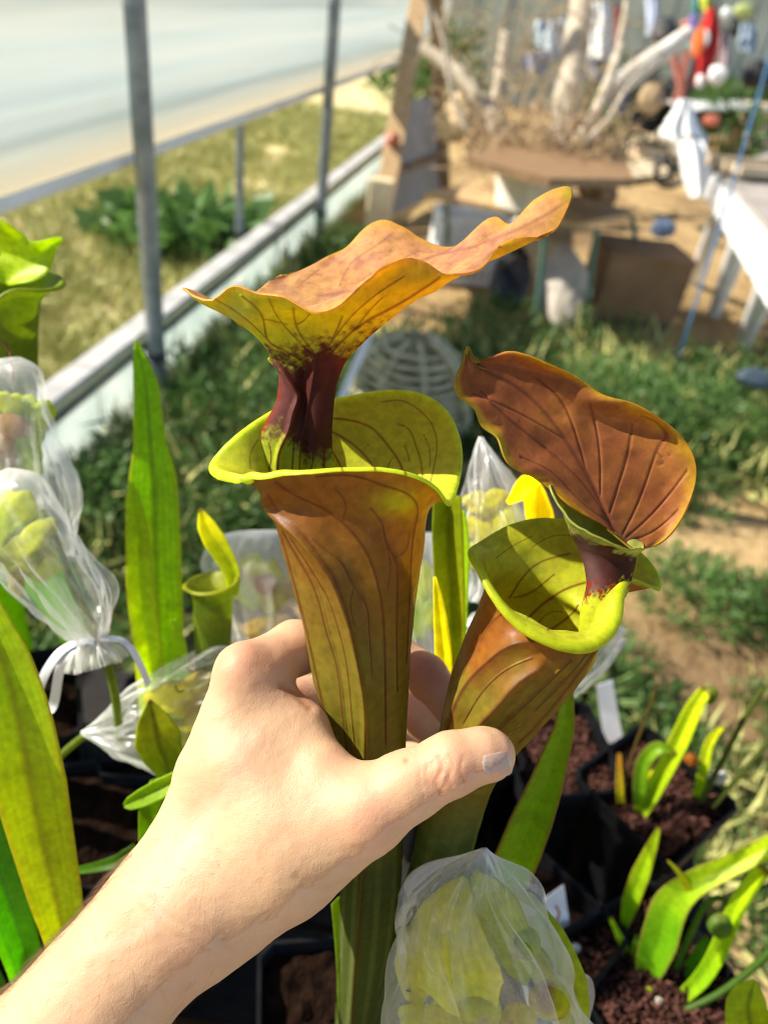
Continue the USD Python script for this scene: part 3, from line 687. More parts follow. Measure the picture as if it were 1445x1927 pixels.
side_v = [(list(map(tuple, md[::12])), 1.5), ([(1170, 1010), (1195, 960), (1225, 880), (1236, 850), (1254, 819)], .8), ([(1175, 1015), (1220, 975), (1260, 930), (1294, 885)], .75), ([(1148, 965), (1165, 910), (1182, 850), (1190, 797)], .75), ([(1130, 940), (1130, 880), (1125, 820), (1110, 760)], .7),
          ([(1130, 950), (1080, 890), (1016, 835), (960, 790), (905, 735)], .8), ([(1105, 890), (1085, 820), (1060, 760), (1010, 710)], .8), ([(1150, 985), (1090, 940), (1040, 890), (980, 860)], .6), ([(1060, 825), (1000, 790), (940, 760), (890, 740)], .6), ([(1180, 1020), (1230, 1000), (1275, 960)], .6), ([(1236, 850), (1250, 860), (1265, 850)], .45), ([(1254, 819), (1235, 795), (1215, 785)], .9), ([(1225, 880), (1250, 870)], .4), ([(1190, 797), (1205, 785), (1212, 780)], .4)]
u, w, _ = PIX(g)
dv, _ = poly_dist(u, w, side_v)
N = grid_normals(g)
sgn = np.sign((N * (CAM - g)).sum(-1).mean())
g = g + N * sgn * (-.0005 * np.exp(-(dv / 3) ** 2))[..., None]
if sgn > 0: g = g[:, ::-1]; u, w = u[:, ::-1], w[:, ::-1]; aa = a[::-1]
else: aa = a
v, f = shell(g, .0008)
nz, nz2 = fbm(g, 80, 4, 43), fbm(g, 500, 3, 44)
c = mixc([.43, .145, .050], [.52, .205, .050], smooth01(nz + (u - 1100) / 1500, .4, .7))
c = mixc(c, c * .75, smooth01(nz2, .5, .72) * .4)
em = np.abs(aa)[None] * np.ones((160, 1))
c = mixc(c, [.66, .38, .02], smooth01(em + (nz - .5) * .25, .80, 1.0) * .85)
c = mixc(c, [.42, .36, .03], smooth01(em, .86, 1.0) * smooth01(-np.sign(aa)[None] * t[:, None] + (nz - .5) * .3, .35, .6) * .8 * np.ones_like(em))
c = mixc(c, [.30, .035, .02], .75 * np.exp(-(((u - 1254) / 7) ** 2 + ((w - 818) / 16) ** 2)))
c = mixc(c, [.16, .05, .028], .6 * np.exp(-((u - 1170) ** 2 + (w - 1000) ** 2) / 45 ** 2))
c = vein_mix(c, g, side_v, [.19, .055, .035], 2.4, .65)
und = mixc([.43, .36, .04], [.40, .22, .03], smooth01(nz, .4, .6))
obj('lid', (v, f), M['lid'], p2, smooth=True, col=np.vstack([c.reshape(-1, 3), und.reshape(-1, 3)]))

# ------------------------------------------------------------------ leaves and small pitchers round the hand
def leaf_grid(pts, fold=.35, twist=0.0, n=60, m=21, curl=0.0, wave=.0, seed=0, roll=0.0):
    """A blade along pixels (u, v, depth, half width in pixels): folded along its midrib."""
    q = catmull(np.asarray(pts, float), n)
    q[:, 3] = np.maximum(np.interp(np.linspace(0, 1, n), *_arc(pts)), .4)
    C = P(q[:, 0], q[:, 1], q[:, 2])
    T = nrm(np.gradient(C, axis=0))
    view = nrm(CAM - C)
    side = nrm(np.cross(T, view)); nor = nrm(np.cross(side, T))
    s = np.linspace(0, 1, n)
    tw = rad(twist) * s + rad(roll)
    S = side * np.cos(tw)[:, None] + nor * np.sin(tw)[:, None]
    Nn = -side * np.sin(tw)[:, None] + nor * np.cos(tw)[:, None]
    w = q[:, 3] * q[:, 2] / FPX
    a = np.linspace(-1, 1, m)
    off = fold * np.abs(a) ** 1.2 + curl * a
    g = C[:, None] + (w[:, None] * a[None])[..., None] * S[:, None] + (w[:, None] * off[None])[..., None] * Nn[:, None]
    if wave:
        g = g + (wave * w[:, None] * np.sin(s[:, None] * 14 + seed + a[None] * 1.5) * np.abs(a)[None] ** 1.5)[..., None] * Nn[:, None]
    return g, s, a
LEAFGAIN = np.array([1.88, 1.88, .45])
def _arc(pts):
    p = np.asarray(pts, float)
    s = np.r_[0, np.cumsum(np.linalg.norm(np.diff(p[:, :3], axis=0), axis=1))]
    return s / s[-1], p[:, 3]
def blade(parent, name, pts, base, tip=None, edge=None, rib=None, fold=.35, seed=0, mat='leaf', thick=.0009, label=None, vein=.35, **kw):
    g, s, a = leaf_grid(pts, fold, seed=seed, **kw)
    v, f = shell(g, thick)
    nz = fbm(g, 60, 4, 100 + seed)
    base = np.array(base) * LEAFGAIN; tip = base * 1.15 if tip is None else np.array(tip) * LEAFGAIN
    c = mixc(base, tip, smooth01(s[:, None] + (nz - .5) * .6, .1, .95))
    c = mixc(c, base * .7, smooth01(nz, .55, .75) * .5)
    c = c * (1 + .15 * np.sin(a * 26 + nz[..., None][..., 0] * 3) * vein)[..., None]
    if edge is not None: c = mixc(c, edge, smooth01(np.abs(a), .86, .97)[None] * .8 * np.ones_like(nz))
    if mat == 'leaf': c = mixc(c, [.22, .09, .03], smooth01(s[:, None] + (nz - .5) * .05, .962, .985) * .8)
    if rib is not None: c = mixc(c, rib, np.exp(-(a / .09) ** 2)[None] * .7 * np.ones_like(nz))
    return obj(name, (v, f), M[mat], parent, smooth=True, col=np.vstack([c.reshape(-1, 3)] * 2), label=label)
def blob(u, v, d, ru, rv, rot=0.0, depth=.8, seed=0, rough=.12, n=2):
    """A rounded petal, bud or lump."""
    s = trimesh.creation.icosphere(n + 1, 1.0)
    p = np.array(s.vertices)
    p = p * (1 + (fbm(p, 1.3, 3, seed) - .5) * rough * 2)[:, None]
    c, si = math.cos(rad(rot)), math.sin(rad(rot))
    x, y, z = p[:, 0] * ru, p[:, 1] * rv, p[:, 2] * depth * min(ru, rv)
    k = d / FPX
    uu, vv = (x * c - y * si) * k, (x * si + y * c) * k
    o = P(u, v, d)
    return o + uu[:, None] * RT - vv[:, None] * UP + (z * k)[:, None] * FW, np.array(s.faces)
def cup(u, v, d, ru, rv, rot=0.0, bend=.5, seed=0):
    """A cupped petal."""
    n = 17
    x, y = np.meshgrid(np.linspace(-1, 1, n), np.linspace(-1, 1, n), indexing='ij')
    sx = x * np.sqrt(1 - y * y / 2); sy = y * np.sqrt(1 - x * x / 2)
    an = np.arctan2(sy, sx); lob = 1 + .20 * np.sin(2 * an + seed) + .13 * np.sin(3 * an + 2.3 * seed) + .07 * np.sin(7 * an + seed)
    sx = sx * lob * ru; sy = sy * lob * rv
    z = bend * min(ru, rv) * (x * x + y * y) * .8 + (fbm(np.dstack([x, y, x * 0 + seed]), 1.2, 3, seed) - .5) * min(ru, rv) * .5
    c, si = math.cos(rad(rot)), math.sin(rad(rot))
    k = d / FPX
    uu, vv = (sx * c - sy * si) * k, (sx * si + sy * c) * k
    g = P(u, v, d) + uu[..., None] * RT - vv[..., None] * UP + (z * k)[..., None] * FW
    return shell(g, .0007)
def colour_of(v, base, other, scale=70, seed=0):
    return mixc(base, other, smooth01(fbm(v, scale, 4, seed), .4, .65))
def pull(pts, r, sides=6):
    return tube(catmull(np.asarray(pts, float), 24), r, sides)

YG, LG, DG, YE = [.36, .42, .030], [.22, .36, .030], [.085, .20, .028], [.56, .55, .03]
# blades of the held plant
blade(held, 'leaf', [(1077, 1273, .36, 1.5), (1066, 1318, .362, 13), (1063, 1362, .365, 17), (1046, 1418, .372, 24), (1029, 1468, .38, 30), (1000, 1540, .395, 38), (976, 1600, .41, 40), (952, 1660, .425, 38), (900, 1790, .46, 30), (800, 1930, .49, 18)], [.17, .27, .03], [.25, .40, .03], edge=[.40, .20, .07], fold=.45, seed=3, curl=.15, twist=25, label='green strap leaf right of the thumb')
blade(held, 'leaf', [(920, 1468, .355, 2), (906, 1500, .358, 9), (886, 1548, .365, 16), (866, 1590, .375, 18), (845, 1645, .39, 17), (800, 1760, .43, 15), (740, 1930, .485, 12)], [.24, .33, .03], [.40, .46, .04], fold=.5, seed=4)
blade(held, 'leaf', [(790, 1640, .40, 20), (762, 1740, .425, 21), (730, 1830, .455, 20), (705, 1960, .49, 18)], [.13, .19, .045], [.20, .25, .07], fold=.7, seed=5, edge=[.3, .32, .12])
blade(held, 'leaf', [(640, 1690, .40, 16), (650, 1800, .43, 16), (655, 1960, .48, 16)], [.13, .19, .045], fold=.8, seed=6)

# plant at the left edge with broad blades
pl = thing('pitcher_plant', 'broad strap-leaved plant at the left edge, partly behind the forearm', 'pitcher plant', P(120, 1960, .5))
blade(pl, 'leaf', [(-58, 1050, .372, 4), (-32, 1150, .373, 33), (2, 1240, .375, 47), (38, 1370, .378, 56), (58, 1480, .382, 60), (78, 1573, .388, 53), (104, 1686, .398, 44), (126, 1790, .415, 31), (140, 1940, .45, 22)], [.26, .36, .022], [.36, .40, .02], edge=[.62, .55, .03], rib=[.40, .40, .03], fold=.28, seed=11, curl=-.12, label='widest blade')
blade(pl, 'leaf', [(-70, 1420, .40, 12), (-30, 1570, .405, 34), (4, 1660, .41, 33), (26, 1725, .416, 30), (50, 1800, .43, 24), (72, 1930, .46, 18)], [.08, .24, .025], [.12, .32, .03], rib=[.16, .36, .06], fold=.4, seed=12)
blade(pl, 'leaf', [(-26, 1700, .42, 7), (2, 1765, .425, 12), (28, 1832, .435, 10), (50, 1930, .46, 9)], [.16, .36, .04], [.22, .42, .05], fold=.5, seed=13)
blade(pl, 'leaf', [(-70, 1760, .44, 16), (-20, 1850, .445, 22), (20, 1950, .46, 20)], [.06, .17, .02], fold=.4, seed=14)

# added neighbour, mostly out of view: it shades the pots at lower left
pn = thing('pitcher_plant', 'strap plant added at the far left edge beneath the tied mesh bag to shade the pots, almost out of view', 'pitcher plant', (-.36, .30, .78))
for k_ in range(13):
    bx_, by_ = -.40 + .045 * (k_ % 3), .06 + .045 * k_
    pts_ = []
    for t_ in (0, .35, .7, 1.0):
        uu_, vv_, dd_ = PIX(np.array([[bx_ - .02 * t_ + .03 * math.sin(k_) * t_, by_ + .02 * math.cos(k_ * 2) * t_, .775 + (.24 + .05 * math.sin(k_ * 3.1)) * t_]]))
        pts_.append((uu_[0], vv_[0], dd_[0], (.016, .024, .018, .002)[len(pts_)] * FPX / dd_[0]))
    blade(pn, 'leaf', pts_, [.16, .28, .025], fold=.35, seed=400 + k_, n=24, m=9)
# tall pale plant behind the hand
pt = thing('pitcher_plant', 'tall narrow yellow-green blades in front of the grey post', 'pitcher plant', P(300, 1420, .56))
blade(pt, 'leaf', [(256, 638, .486, 1.5), (263, 672, .487, 12), (274, 720, .488, 22), (279, 780, .49, 26), (283, 835, .492, 30), (288, 900, .496, 43), (291, 1000, .50, 47), (296, 1150, .51, 47), (302, 1300, .525, 40), (306, 1420, .55, 34)], [.20, .36, .022], [.37, .50, .025], edge=[.58, .58, .04], rib=[.20, .32, .03], fold=.22, seed=21, curl=.1, vein=.6, label='tallest blade')
blade(pt, 'leaf', [(246, 905, .478, 2), (250, 940, .479, 12), (258, 1000, .482, 20), (264, 1100, .488, 24), (276, 1200, .497, 24), (288, 1300, .515, 22), (298, 1420, .545, 18)], [.27, .37, .02], [.42, .48, .025], edge=[.55, .56, .03], fold=.6, seed=22)
blade(pt, 'leaf', [(326, 1165, .50, 5), (332, 1210, .503, 16), (338, 1270, .51, 18), (330, 1400, .54, 14)], [.30, .40, .025], fold=.5, seed=23)

def small_pitcher(name, label, sections, mouth, base, lipc, rho=.0014, nth=80, rows=90, seed=0, d0=None):
    s = sections[0]
    t = thing(name, label, 'pitcher plant', P((s[0] + s[2]) / 2, (s[1] + s[3]) / 2, s[4]))
    g, sc = stack(control_rings(sections, nth) + [loop_ring(mouth, nth)], rows)
    gr = rolled(g, np.full(nth, rho), 8)
    v, f = shell(gr, .0008, True)
    nz = fbm(gr, 60, 4, seed)
    c = mixc(base, np.array(base) * [1.25, 1.1, 1], smooth01(nz, .4, .65))
    lp = np.zeros(gr.shape[:2]); lp[rows - 3:] = 1
    c = mixc(c, lipc, lp)
    inn = mixc(np.array(lipc) * .85, lipc, smooth01(nz, .4, .6))
    obj('pitcher', (v, f), M['leaf'], t, smooth=True, col=np.vstack([c.reshape(-1, 3), inn.reshape(-1, 3)]))
    return t
def ell(u, v, ru, rv, d, rd, tilt=0.0):
    out = []
    for k in range(12):
        a = k * math.pi / 6
        x, y = ru * math.cos(a), -rv * math.sin(a)
        out.append((k * 30, u + x * math.cos(tilt) - y * math.sin(tilt), v + x * math.sin(tilt) + y * math.cos(tilt), d + rd * math.sin(a)))
    return out
# small pitcher left of the hand
sp = small_pitcher('pitcher_plant', 'small lime green pitcher standing just above the knuckles', [(372, 1380, 424, 1380, .50, .8), (368, 1240, 432, 1240, .475, .8), (364, 1170, 437, 1165, .468, .8), (362, 1125, 438, 1118, .465, .8)], ell(397, 1098, 47, 18, .464, .016, -.16), [.22, .34, .022], [.46, .50, .03], seed=31)
blade(sp, 'lid', [(437, 1120, .466, 9), (438, 1085, .466, 13), (424, 1052, .464, 17), (404, 1018, .461, 20), (388, 988, .459, 16), (377, 957, .458, 2)], YG, YE, fold=.35, seed=32)
# shaded pitcher against the wrist
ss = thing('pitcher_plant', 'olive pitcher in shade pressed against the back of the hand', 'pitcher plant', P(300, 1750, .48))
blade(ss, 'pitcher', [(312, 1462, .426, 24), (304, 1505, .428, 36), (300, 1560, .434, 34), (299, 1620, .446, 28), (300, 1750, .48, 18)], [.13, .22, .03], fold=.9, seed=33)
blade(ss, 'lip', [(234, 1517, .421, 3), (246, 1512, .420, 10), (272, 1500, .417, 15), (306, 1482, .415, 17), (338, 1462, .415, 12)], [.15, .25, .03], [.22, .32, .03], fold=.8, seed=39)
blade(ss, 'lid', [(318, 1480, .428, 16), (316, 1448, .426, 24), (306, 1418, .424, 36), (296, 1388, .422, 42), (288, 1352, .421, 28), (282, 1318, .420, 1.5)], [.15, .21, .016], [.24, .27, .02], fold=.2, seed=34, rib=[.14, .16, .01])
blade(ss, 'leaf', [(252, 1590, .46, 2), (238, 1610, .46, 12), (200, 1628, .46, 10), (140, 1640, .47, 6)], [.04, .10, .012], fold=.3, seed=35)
# pitcher at the top of the left edge
st = small_pitcher('pitcher_plant', 'green pitcher with ruffled lid cut off by the upper left edge', [(-6, 1000, 62, 1000, .545, .8), (-16, 800, 66, 800, .51, .8), (-26, 700, 70, 694, .488, .8), (-30, 620, 72, 612, .468, .8), (-30, 575, 78, 566, .456, .8)], [(0, 116, 532, .448), (45, 70, 505, .462), (90, 10, 500, .466), (135, -60, 510, .462), (180, -92, 545, .448), (225, -50, 590, .436), (270, 10, 552, .432), (315, 70, 546, .437)], [.22, .33, .022], [.34, .44, .025], rho=.0012, seed=36)
blade(st, 'lid', [(118, 450, .448, 3), (96, 462, .447, 12), (70, 482, .448, 34), (30, 482, .45, 54), (-20, 470, .452, 58), (-90, 470, .455, 40)], [.30, .40, .022], [.40, .46, .025], fold=.5, seed=37, wave=.35)
obj('red_vein', pull([P(-6, 640, .4475), P(12, 650, .4470), P(22, 680, .4475), P(24, 720, .4485)], .0006), mat_plain('red_vein', (.22, .05, .02)), st, smooth=True)
# stalks and pieces seen between the two held pitchers
sk = thing('pitcher_plant', 'slim olive pitcher tubes behind, between the two held pitchers', 'pitcher plant', P(850, 1380, .47))
blade(sk, 'tube', [(842, 930, .41, 24), (842, 1000, .415, 27), (846, 1100, .425, 26), (850, 1200, .44, 22), (852, 1380, .47, 16)], [.16, .20, .015], [.34, .34, .02], fold=.9, seed=41)
blade(sk, 'tube', [(866, 960, .43, 8), (868, 1030, .435, 14), (866, 1120, .44, 13), (864, 1380, .475, 10)], [.22, .33, .02], fold=.8, seed=42)
sl = thing('seedling_blade', 'short bright yellow blade left of the smaller held pitcher', 'leaf', P(838, 1400, .38))
blade(sl, 'leaf', [(818, 1086, .355, 1.5), (823, 1118, .356, 7), (829, 1170, .358, 12), (834, 1240, .362, 15), (838, 1400, .38, 12)], [.52, .50, .015], [.60, .56, .02], fold=.4, seed=43)
fy = thing('yellow_flower', 'bright yellow petals showing above the rim of the smaller held pitcher', 'flower', P(1015, 1010, .44))
blade(fy, 'petal', [(1024, 1010, .44, 24), (1014, 965, .438, 25), (1006, 930, .436, 20), (1000, 892, .434, 8)], [.66, .58, .015], [.70, .62, .02], fold=.3, seed=44, mat='petal')
blade(fy, 'petal', [(1012, 905, .434, 8), (992, 912, .432, 18), (975, 930, .431, 14), (955, 946, .430, 3)], [.70, .62, .015], [.72, .66, .02], fold=.4, seed=45, mat='petal')
br_ = thing('leaf_lid', 'rounded green lid poking in at the bottom right corner', 'pitcher plant', P(1425, 2060, .5))
blade(br_, 'lid', [(1420, 1846, .45, 3), (1414, 1866, .45, 24), (1408, 1892, .45, 37), (1412, 1930, .452, 44), (1420, 1990, .46, 36), (1425, 2060, .49, 12)], [.27, .34, .022], [.38, .42, .025], fold=.2, seed=46, rib=[.14, .2, .02])

# ------------------------------------------------------------------ black pots and their plants
BENCH = .655
M['pot'] = mat_noise('black_plastic', (.003, .003, .0035), (.008, .008, .009), 60, .5, 4, .15, .0005, spec=.15)
M['peat'] = mat_noise('peat', (.005, .003, .002), (.020, .010, .006), 90, .95, 8, .8, .004, spec=.03)  # peat darkened to near black: shade over the left pots put into its colour
M['moss'] = usdkit.material(stage, LK + 'red_moss', {'g': ('geometry', {}), 'r': ('rgb_ramp', {'ramp': [(0, (.08, .025, .014)), (.45, (.26, .085, .040)), (.75, (.38, .16, .07)), (.9, (.34, .05, .045)), (1, (.16, .20, .04))]}), 'p': ('principled_bsdf', {'roughness': .8})}, [('g.random_per_island', 'r.fac'), ('r.color', 'p.base_color')], surface='p.BSDF')
def soil_grid(half, seed, n=26):
    x, y = np.meshgrid(np.linspace(-half, half, n), np.linspace(-half, half, n), indexing='ij')
    z = (fbm(np.dstack([x, y, x * 0 + seed]), 60, 4, seed) - .5) * .022
    g = np.dstack([x, y, z])
    return g.reshape(-1, 3), grid_faces(n, n)[:, ::-1]
def moss_bits(half, seed, count=2600):
    rg = np.random.default_rng(seed)
    vs, fs, k = [], [], 0
    for _ in range(count):
        x, y = rg.uniform(-half, half, 2)
        z = (fbm(np.array([x, y, float(seed)]), 60, 4, seed) - .5) * .022
        L, r = rg.uniform(.003, .009), rg.uniform(.0005, .0012)
        dr = nrm(rg.normal(0, 1, 3) + [0, 0, .5]); sd = nrm(np.cross(dr, rg.normal(0, 1, 3))); b = np.cross(dr, sd)
        o = np.array([x, y, z])
        vs += [o + r * sd, o - r * .5 * sd + r * .8 * b, o - r * .5 * sd - r * .8 * b, o + dr * L * .6 + r * 1.2 * sd, o + dr * L * .6 - r * sd, o + dr * L]
        fs += [(k, k + 1, k + 3), (k + 1, k + 4, k + 3), (k + 1, k + 2, k + 4), (k + 2, k, k + 4), (k, k + 3, k + 4), (k + 3, k + 4, k + 5)]
        k += 6
    return np.array(vs), np.array(fs)
def make_pot(loc, rotz, label, seed, side=.115, soil_z=.78, moss=True):
    h = soil_z + .012 - BENCH
    t = thing('plant_pot', label, 'plant pot', (loc[0], loc[1], BENCH + .0008), rotz, 'square black pots on the bench')
    a, b = side / 2, side * .40
    rings = [(b, 0), (b, .0), (a - .006, h - .018), (a - .004, h - .018), (a, h - .016), (a, h), (a - .003, h), (a - .0055, h - .016), (b - .002, .004)]
    vs = []
    for r, z in rings:
        e = r * .86
        vs += [(r, -e, z), (r, e, z), (e, r, z), (-e, r, z), (-r, e, z), (-r, -e, z), (-e, -r, z), (e, -r, z)]
    f = grid_faces(len(rings), 8, True)[:, ::-1]
    n0 = len(vs)
    vs += [(0, 0, 0), (0, 0, .004)]
    j = np.arange(8)
    f = np.vstack([f, np.stack([(j + 1) % 8, j, np.full(8, n0)], 1), np.stack([(len(rings) - 1) * 8 + j, (len(rings) - 1) * 8 + (j + 1) % 8, np.full(8, n0 + 1)], 1)])
    obj('pot_wall', (np.array(vs), f), M['pot'], t, local=True)
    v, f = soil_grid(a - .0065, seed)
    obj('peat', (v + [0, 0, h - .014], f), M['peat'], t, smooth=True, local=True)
    if moss:
        v, f = moss_bits(a - .010, seed)
        obj('moss', (v + [0, 0, h - .014], f), M['moss'], t, local=True, kind='stuff')
    return t
def gp(u, v): return G(u, v, .78)
potA = make_pot(gp(1226, 1500), rad(42), 'black pot of red-brown moss behind, with seedlings and thin stems', 1, .118)
potB = make_pot(gp(1225, 1858), rad(33), 'black pot of red-brown moss nearest the lower right corner', 2, .125)
potC = make_pot((.030, .215), rad(12), 'black pot that the two held pitchers grow from', 3, .13, moss=False)
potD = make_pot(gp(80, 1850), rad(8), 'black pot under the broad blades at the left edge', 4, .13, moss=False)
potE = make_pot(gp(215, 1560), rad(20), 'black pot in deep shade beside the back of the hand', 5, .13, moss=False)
potF = make_pot(gp(330, 1380), rad(5), 'black pot holding the tall pale blades', 6, .12, moss=False)
potG = make_pot(gp(840, 1400), rad(30), 'black pot hidden behind the held pitchers and thumb', 7, .12, moss=False)
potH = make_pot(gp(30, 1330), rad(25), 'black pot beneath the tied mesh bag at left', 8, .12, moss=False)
potI = make_pot(gp(1010, 1760), rad(48), 'black pot between the front mesh bag and the mossy pots', 9, .11, moss=False)
potJ = make_pot(gp(1045, 1420), rad(15), 'black pot with a blank white tag at the rear of the bench', 10, .11)
# seedlings
sa = thing('pitcher_seedling', 'pale seedling with a hooked tip in the rear mossy pot', 'pitcher plant', P(1215, 1530, .72))
blade(sa, 'leaf', [(1205, 1530, .715, 12), (1228, 1490, .71, 14), (1252, 1445, .70, 15), (1282, 1385, .69, 16), (1308, 1330, .68, 14), (1330, 1296, .675, 9)], [.26, .36, .03], [.40, .46, .04], fold=.7, seed=51)
v_, f_ = blob(1336, 1308, .68, 15, 17, 20, .9, 5)
obj('hood', (v_, f_), M['leaf'], sa, smooth=True, col=colour_of(v_, [.10, .18, .02], [.22, .3, .03]))
blade(sa, 'leaf', [(1203, 1515, .71, 10), (1205, 1465, .705, 13), (1216, 1428, .70, 13), (1240, 1408, .695, 12), (1270, 1418, .69, 3)], [.09, .20, .02], [.16, .28, .03], fold=.4, seed=52, edge=[.3, .2, .05])
blade(sa, 'leaf', [(1215, 1480, .712, 5), (1234, 1462, .71, 12), (1262, 1434, .706, 4)], [.45, .46, .03], fold=.3, seed=53)
blade(sa, 'leaf', [(1168, 1512, .715, 7), (1166, 1470, .71, 6), (1165, 1418, .705, 3)], [.30, .28, .03], [.34, .2, .08], fold=.5, seed=54)
blade(sa, 'leaf', [(1312, 1500, .72, 8), (1325, 1440, .715, 9), (1340, 1390, .71, 7), (1362, 1368, .70, 2)], [.24, .34, .03], [.40, .42, .04], fold=.6, seed=55)
v_, f_ = blob(1300, 1430, .71, 14, 12, 0, .8, 8, .4)
obj('dry_flower', (v_, f_), M['petal'], sa, smooth=True, col=colour_of(v_, [.40, .13, .02], [.5, .22, .04]))
for i, (q, lb) in enumerate((([(1318, 1510), (1360, 1430), (1402, 1350), (1440, 1290)], 'thin green stem leaning right out of the rear mossy pot'), ([(1340, 1520), (1390, 1462), (1446, 1396)], 'thin green stem leaning lowest out of the rear mossy pot'), ([(1172, 1490), (1190, 1420), (1212, 1360), (1236, 1290)], 'thin dry brown stem in the rear mossy pot'))):
    v_, f_ = pull([P(a, b, .715 - .01 * k) for k, (a, b) in enumerate(q)], .0026 if i < 2 else .0016)
    obj('stem', (v_, f_), M['leaf'], None, smooth=True, col=np.tile([.13, .17, .03] if i < 2 else [.16, .11, .03], (len(v_), 1)), label=lb, cat='stem')
sb = thing('pitcher_seedling', 'glossy green seedlings in the mossy pot at lower right', 'pitcher plant', P(1215, 1860, .60))
blade(sb, 'leaf', [(1212, 1856, .60, 16), (1226, 1810, .595, 27), (1242, 1765, .588, 32), (1262, 1706, .58, 31), (1300, 1668, .572, 23), (1370, 1632, .562, 19), (1470, 1582, .55, 18)], [.12, .28, .02], [.34, .42, .03], fold=.35, seed=61, edge=[.4, .3, .06], label='longest leaf reaching out to the right')
blade(sb, 'leaf', [(1296, 1676, .572, 7), (1284, 1652, .57, 5), (1270, 1634, .568, 3), (1256, 1620, .567, 1)], [.36, .36, .03], fold=.3, seed=62)
blade(sb, 'leaf', [(1174, 1745, .62, 7), (1186, 1700, .61, 15), (1206, 1645, .60, 16), (1226, 1595, .592, 10), (1240, 1558, .588, 3)], [.17, .30, .02], [.30, .40, .03], fold=.35, seed=63, edge=[.45, .35, .04])
blade(sb, 'leaf', [(1266, 1892, .595, 10), (1320, 1842, .585, 14), (1360, 1770, .575, 15), (1396, 1690, .565, 14), (1440, 1632, .555, 12)], [.20, .34, .02], [.34, .44, .03], fold=.4, seed=64)
blade(sb, 'leaf', [(1260, 1868, .60, 7), (1300, 1830, .595, 17), (1322, 1790, .59, 14), (1330, 1760, .588, 3)], [.07, .17, .015], fold=.3, seed=65)
blade(sb, 'leaf', [(1186, 1806, .61, 7), (1168, 1770, .605, 6), (1148, 1728, .60, 3)], [.28, .38, .03], fold=.4, seed=66)
blade(sb, 'leaf', [(1218, 1914, .59, 9), (1220, 1890, .588, 9), (1222, 1858, .586, 3)], [.30, .42, .05], fold=.4, seed=67)
blade(sb, 'leaf', [(1205, 1830, .605, 6), (1198, 1790, .60, 10), (1200, 1760, .60, 3)], [.06, .13, .015], fold=.3, seed=68)
v_, f_ = pull([P(*q) for q in ((1262, 1850, .60), (1290, 1780, .59), (1318, 1720, .58), (1340, 1694, .576), (1360, 1690, .574), (1370, 1714, .574))], .0026)
obj('bud_stem', (v_, f_), M['leaf'], sb, smooth=True, col=np.tile([.16, .27, .03], (len(v_), 1)))
v_, f_ = blob(1354, 1740, .574, 23, 24, 0, .9, 4, .1)
obj('bud', (v_, f_), M['leaf'], sb, smooth=True, col=colour_of(v_, [.12, .26, .03], [.22, .28, .06]))
v_, f_ = pull([P(*q) for q in ((1280, 1905, .585), (1340, 1878, .578), (1400, 1836, .57), (1460, 1782, .56))], .0028)
obj('stem', (v_, f_), M['leaf'], sb, smooth=True, col=np.tile([.10, .20, .025], (len(v_), 1)))
# plant tags
M['tag'] = mat_plain('white_tag', (.74, .76, .80), .35)
def plant_tag(label, corners, d, marks=()):
    t = thing('plant_tag', label, 'plant tag', P(*np.mean(corners, axis=0), d), group=None)
    q = [P(a, b, d + (.0 if k in (0, 1) else .015)) for k, (a, b) in enumerate(corners)]
    n = 6
    g = np.array([[(q[0] * (1 - i / n) + q[3] * i / n) * (1 - j / 3) + (q[1] * (1 - i / n) + q[2] * i / n) * j / 3 for j in range(4)] for i in range(n + 1)])
    g = g + (np.sin(np.linspace(0, 3, n + 1)) * .0012)[:, None, None] * FW
    obj('tag_blade', shell(g, .0009), M['tag'], t, smooth=20)
    for m in marks:
        obj('red_writing', pull([P(a, b, d + .002 - .004) for a, b in m], .0011), mat_plain('red_ink', (.38, .07, .04)), t, smooth=True)
    return t
plant_tag('blank white plant tag standing in the rear pot', [(1122, 1290), (1152, 1280), (1172, 1392), (1138, 1400)], .84)
plant_tag('white plant tag with red writing between front mesh bag and moss', [(1022, 1692), (1060, 1665), (1072, 1740), (1046, 1768)], .60, [[(1046, 1706), (1052, 1722), (1044, 1738), (1040, 1752)]])
for i, (uu, vv, dd_, r_, lb) in enumerate(((1352, 1462, .72, 17, 'white round pebble by the thin stems of the rear pot'), (1082, 1786, .60, 11, 'small white stone at the edge of the lower right pot'), (1236, 1888, .585, 14, 'cream bulb scale beside the seedlings'))):
    v_, f_ = blob(uu, vv, dd_, r_, r_ * .85, 0, .8, 20 + i, .25)
    obj('pebble', (v_, f_), mat_plain(f'pale_stone_{i + 1}', (.62, .6, .5), .8), None, smooth=True, label=lb, cat='pebble')

# bench under the pots
M['bench'] = mat_noise('dark_bench_wood', (.008, .007, .006), (.022, .018, .014), 30, .8, 8, .4, .002, stretch=(1, 6, 6))
bench = thing('potting_bench', 'dark wooden bench that the black pots stand on', 'bench', (-.12, .25, 0))
for k in range(9):
    obj('plank', box((1.10, .086, .024), (-.155, -.16 + .092 * k, BENCH - .012), None, .002), M['bench'], bench)
for x in (-.62, .30):
    for y in (-.1, .50):
        obj('leg', box((.05, .05, BENCH - .0245), (x, y, (BENCH - .0245) / 2), None, .003), M['bench'], bench)

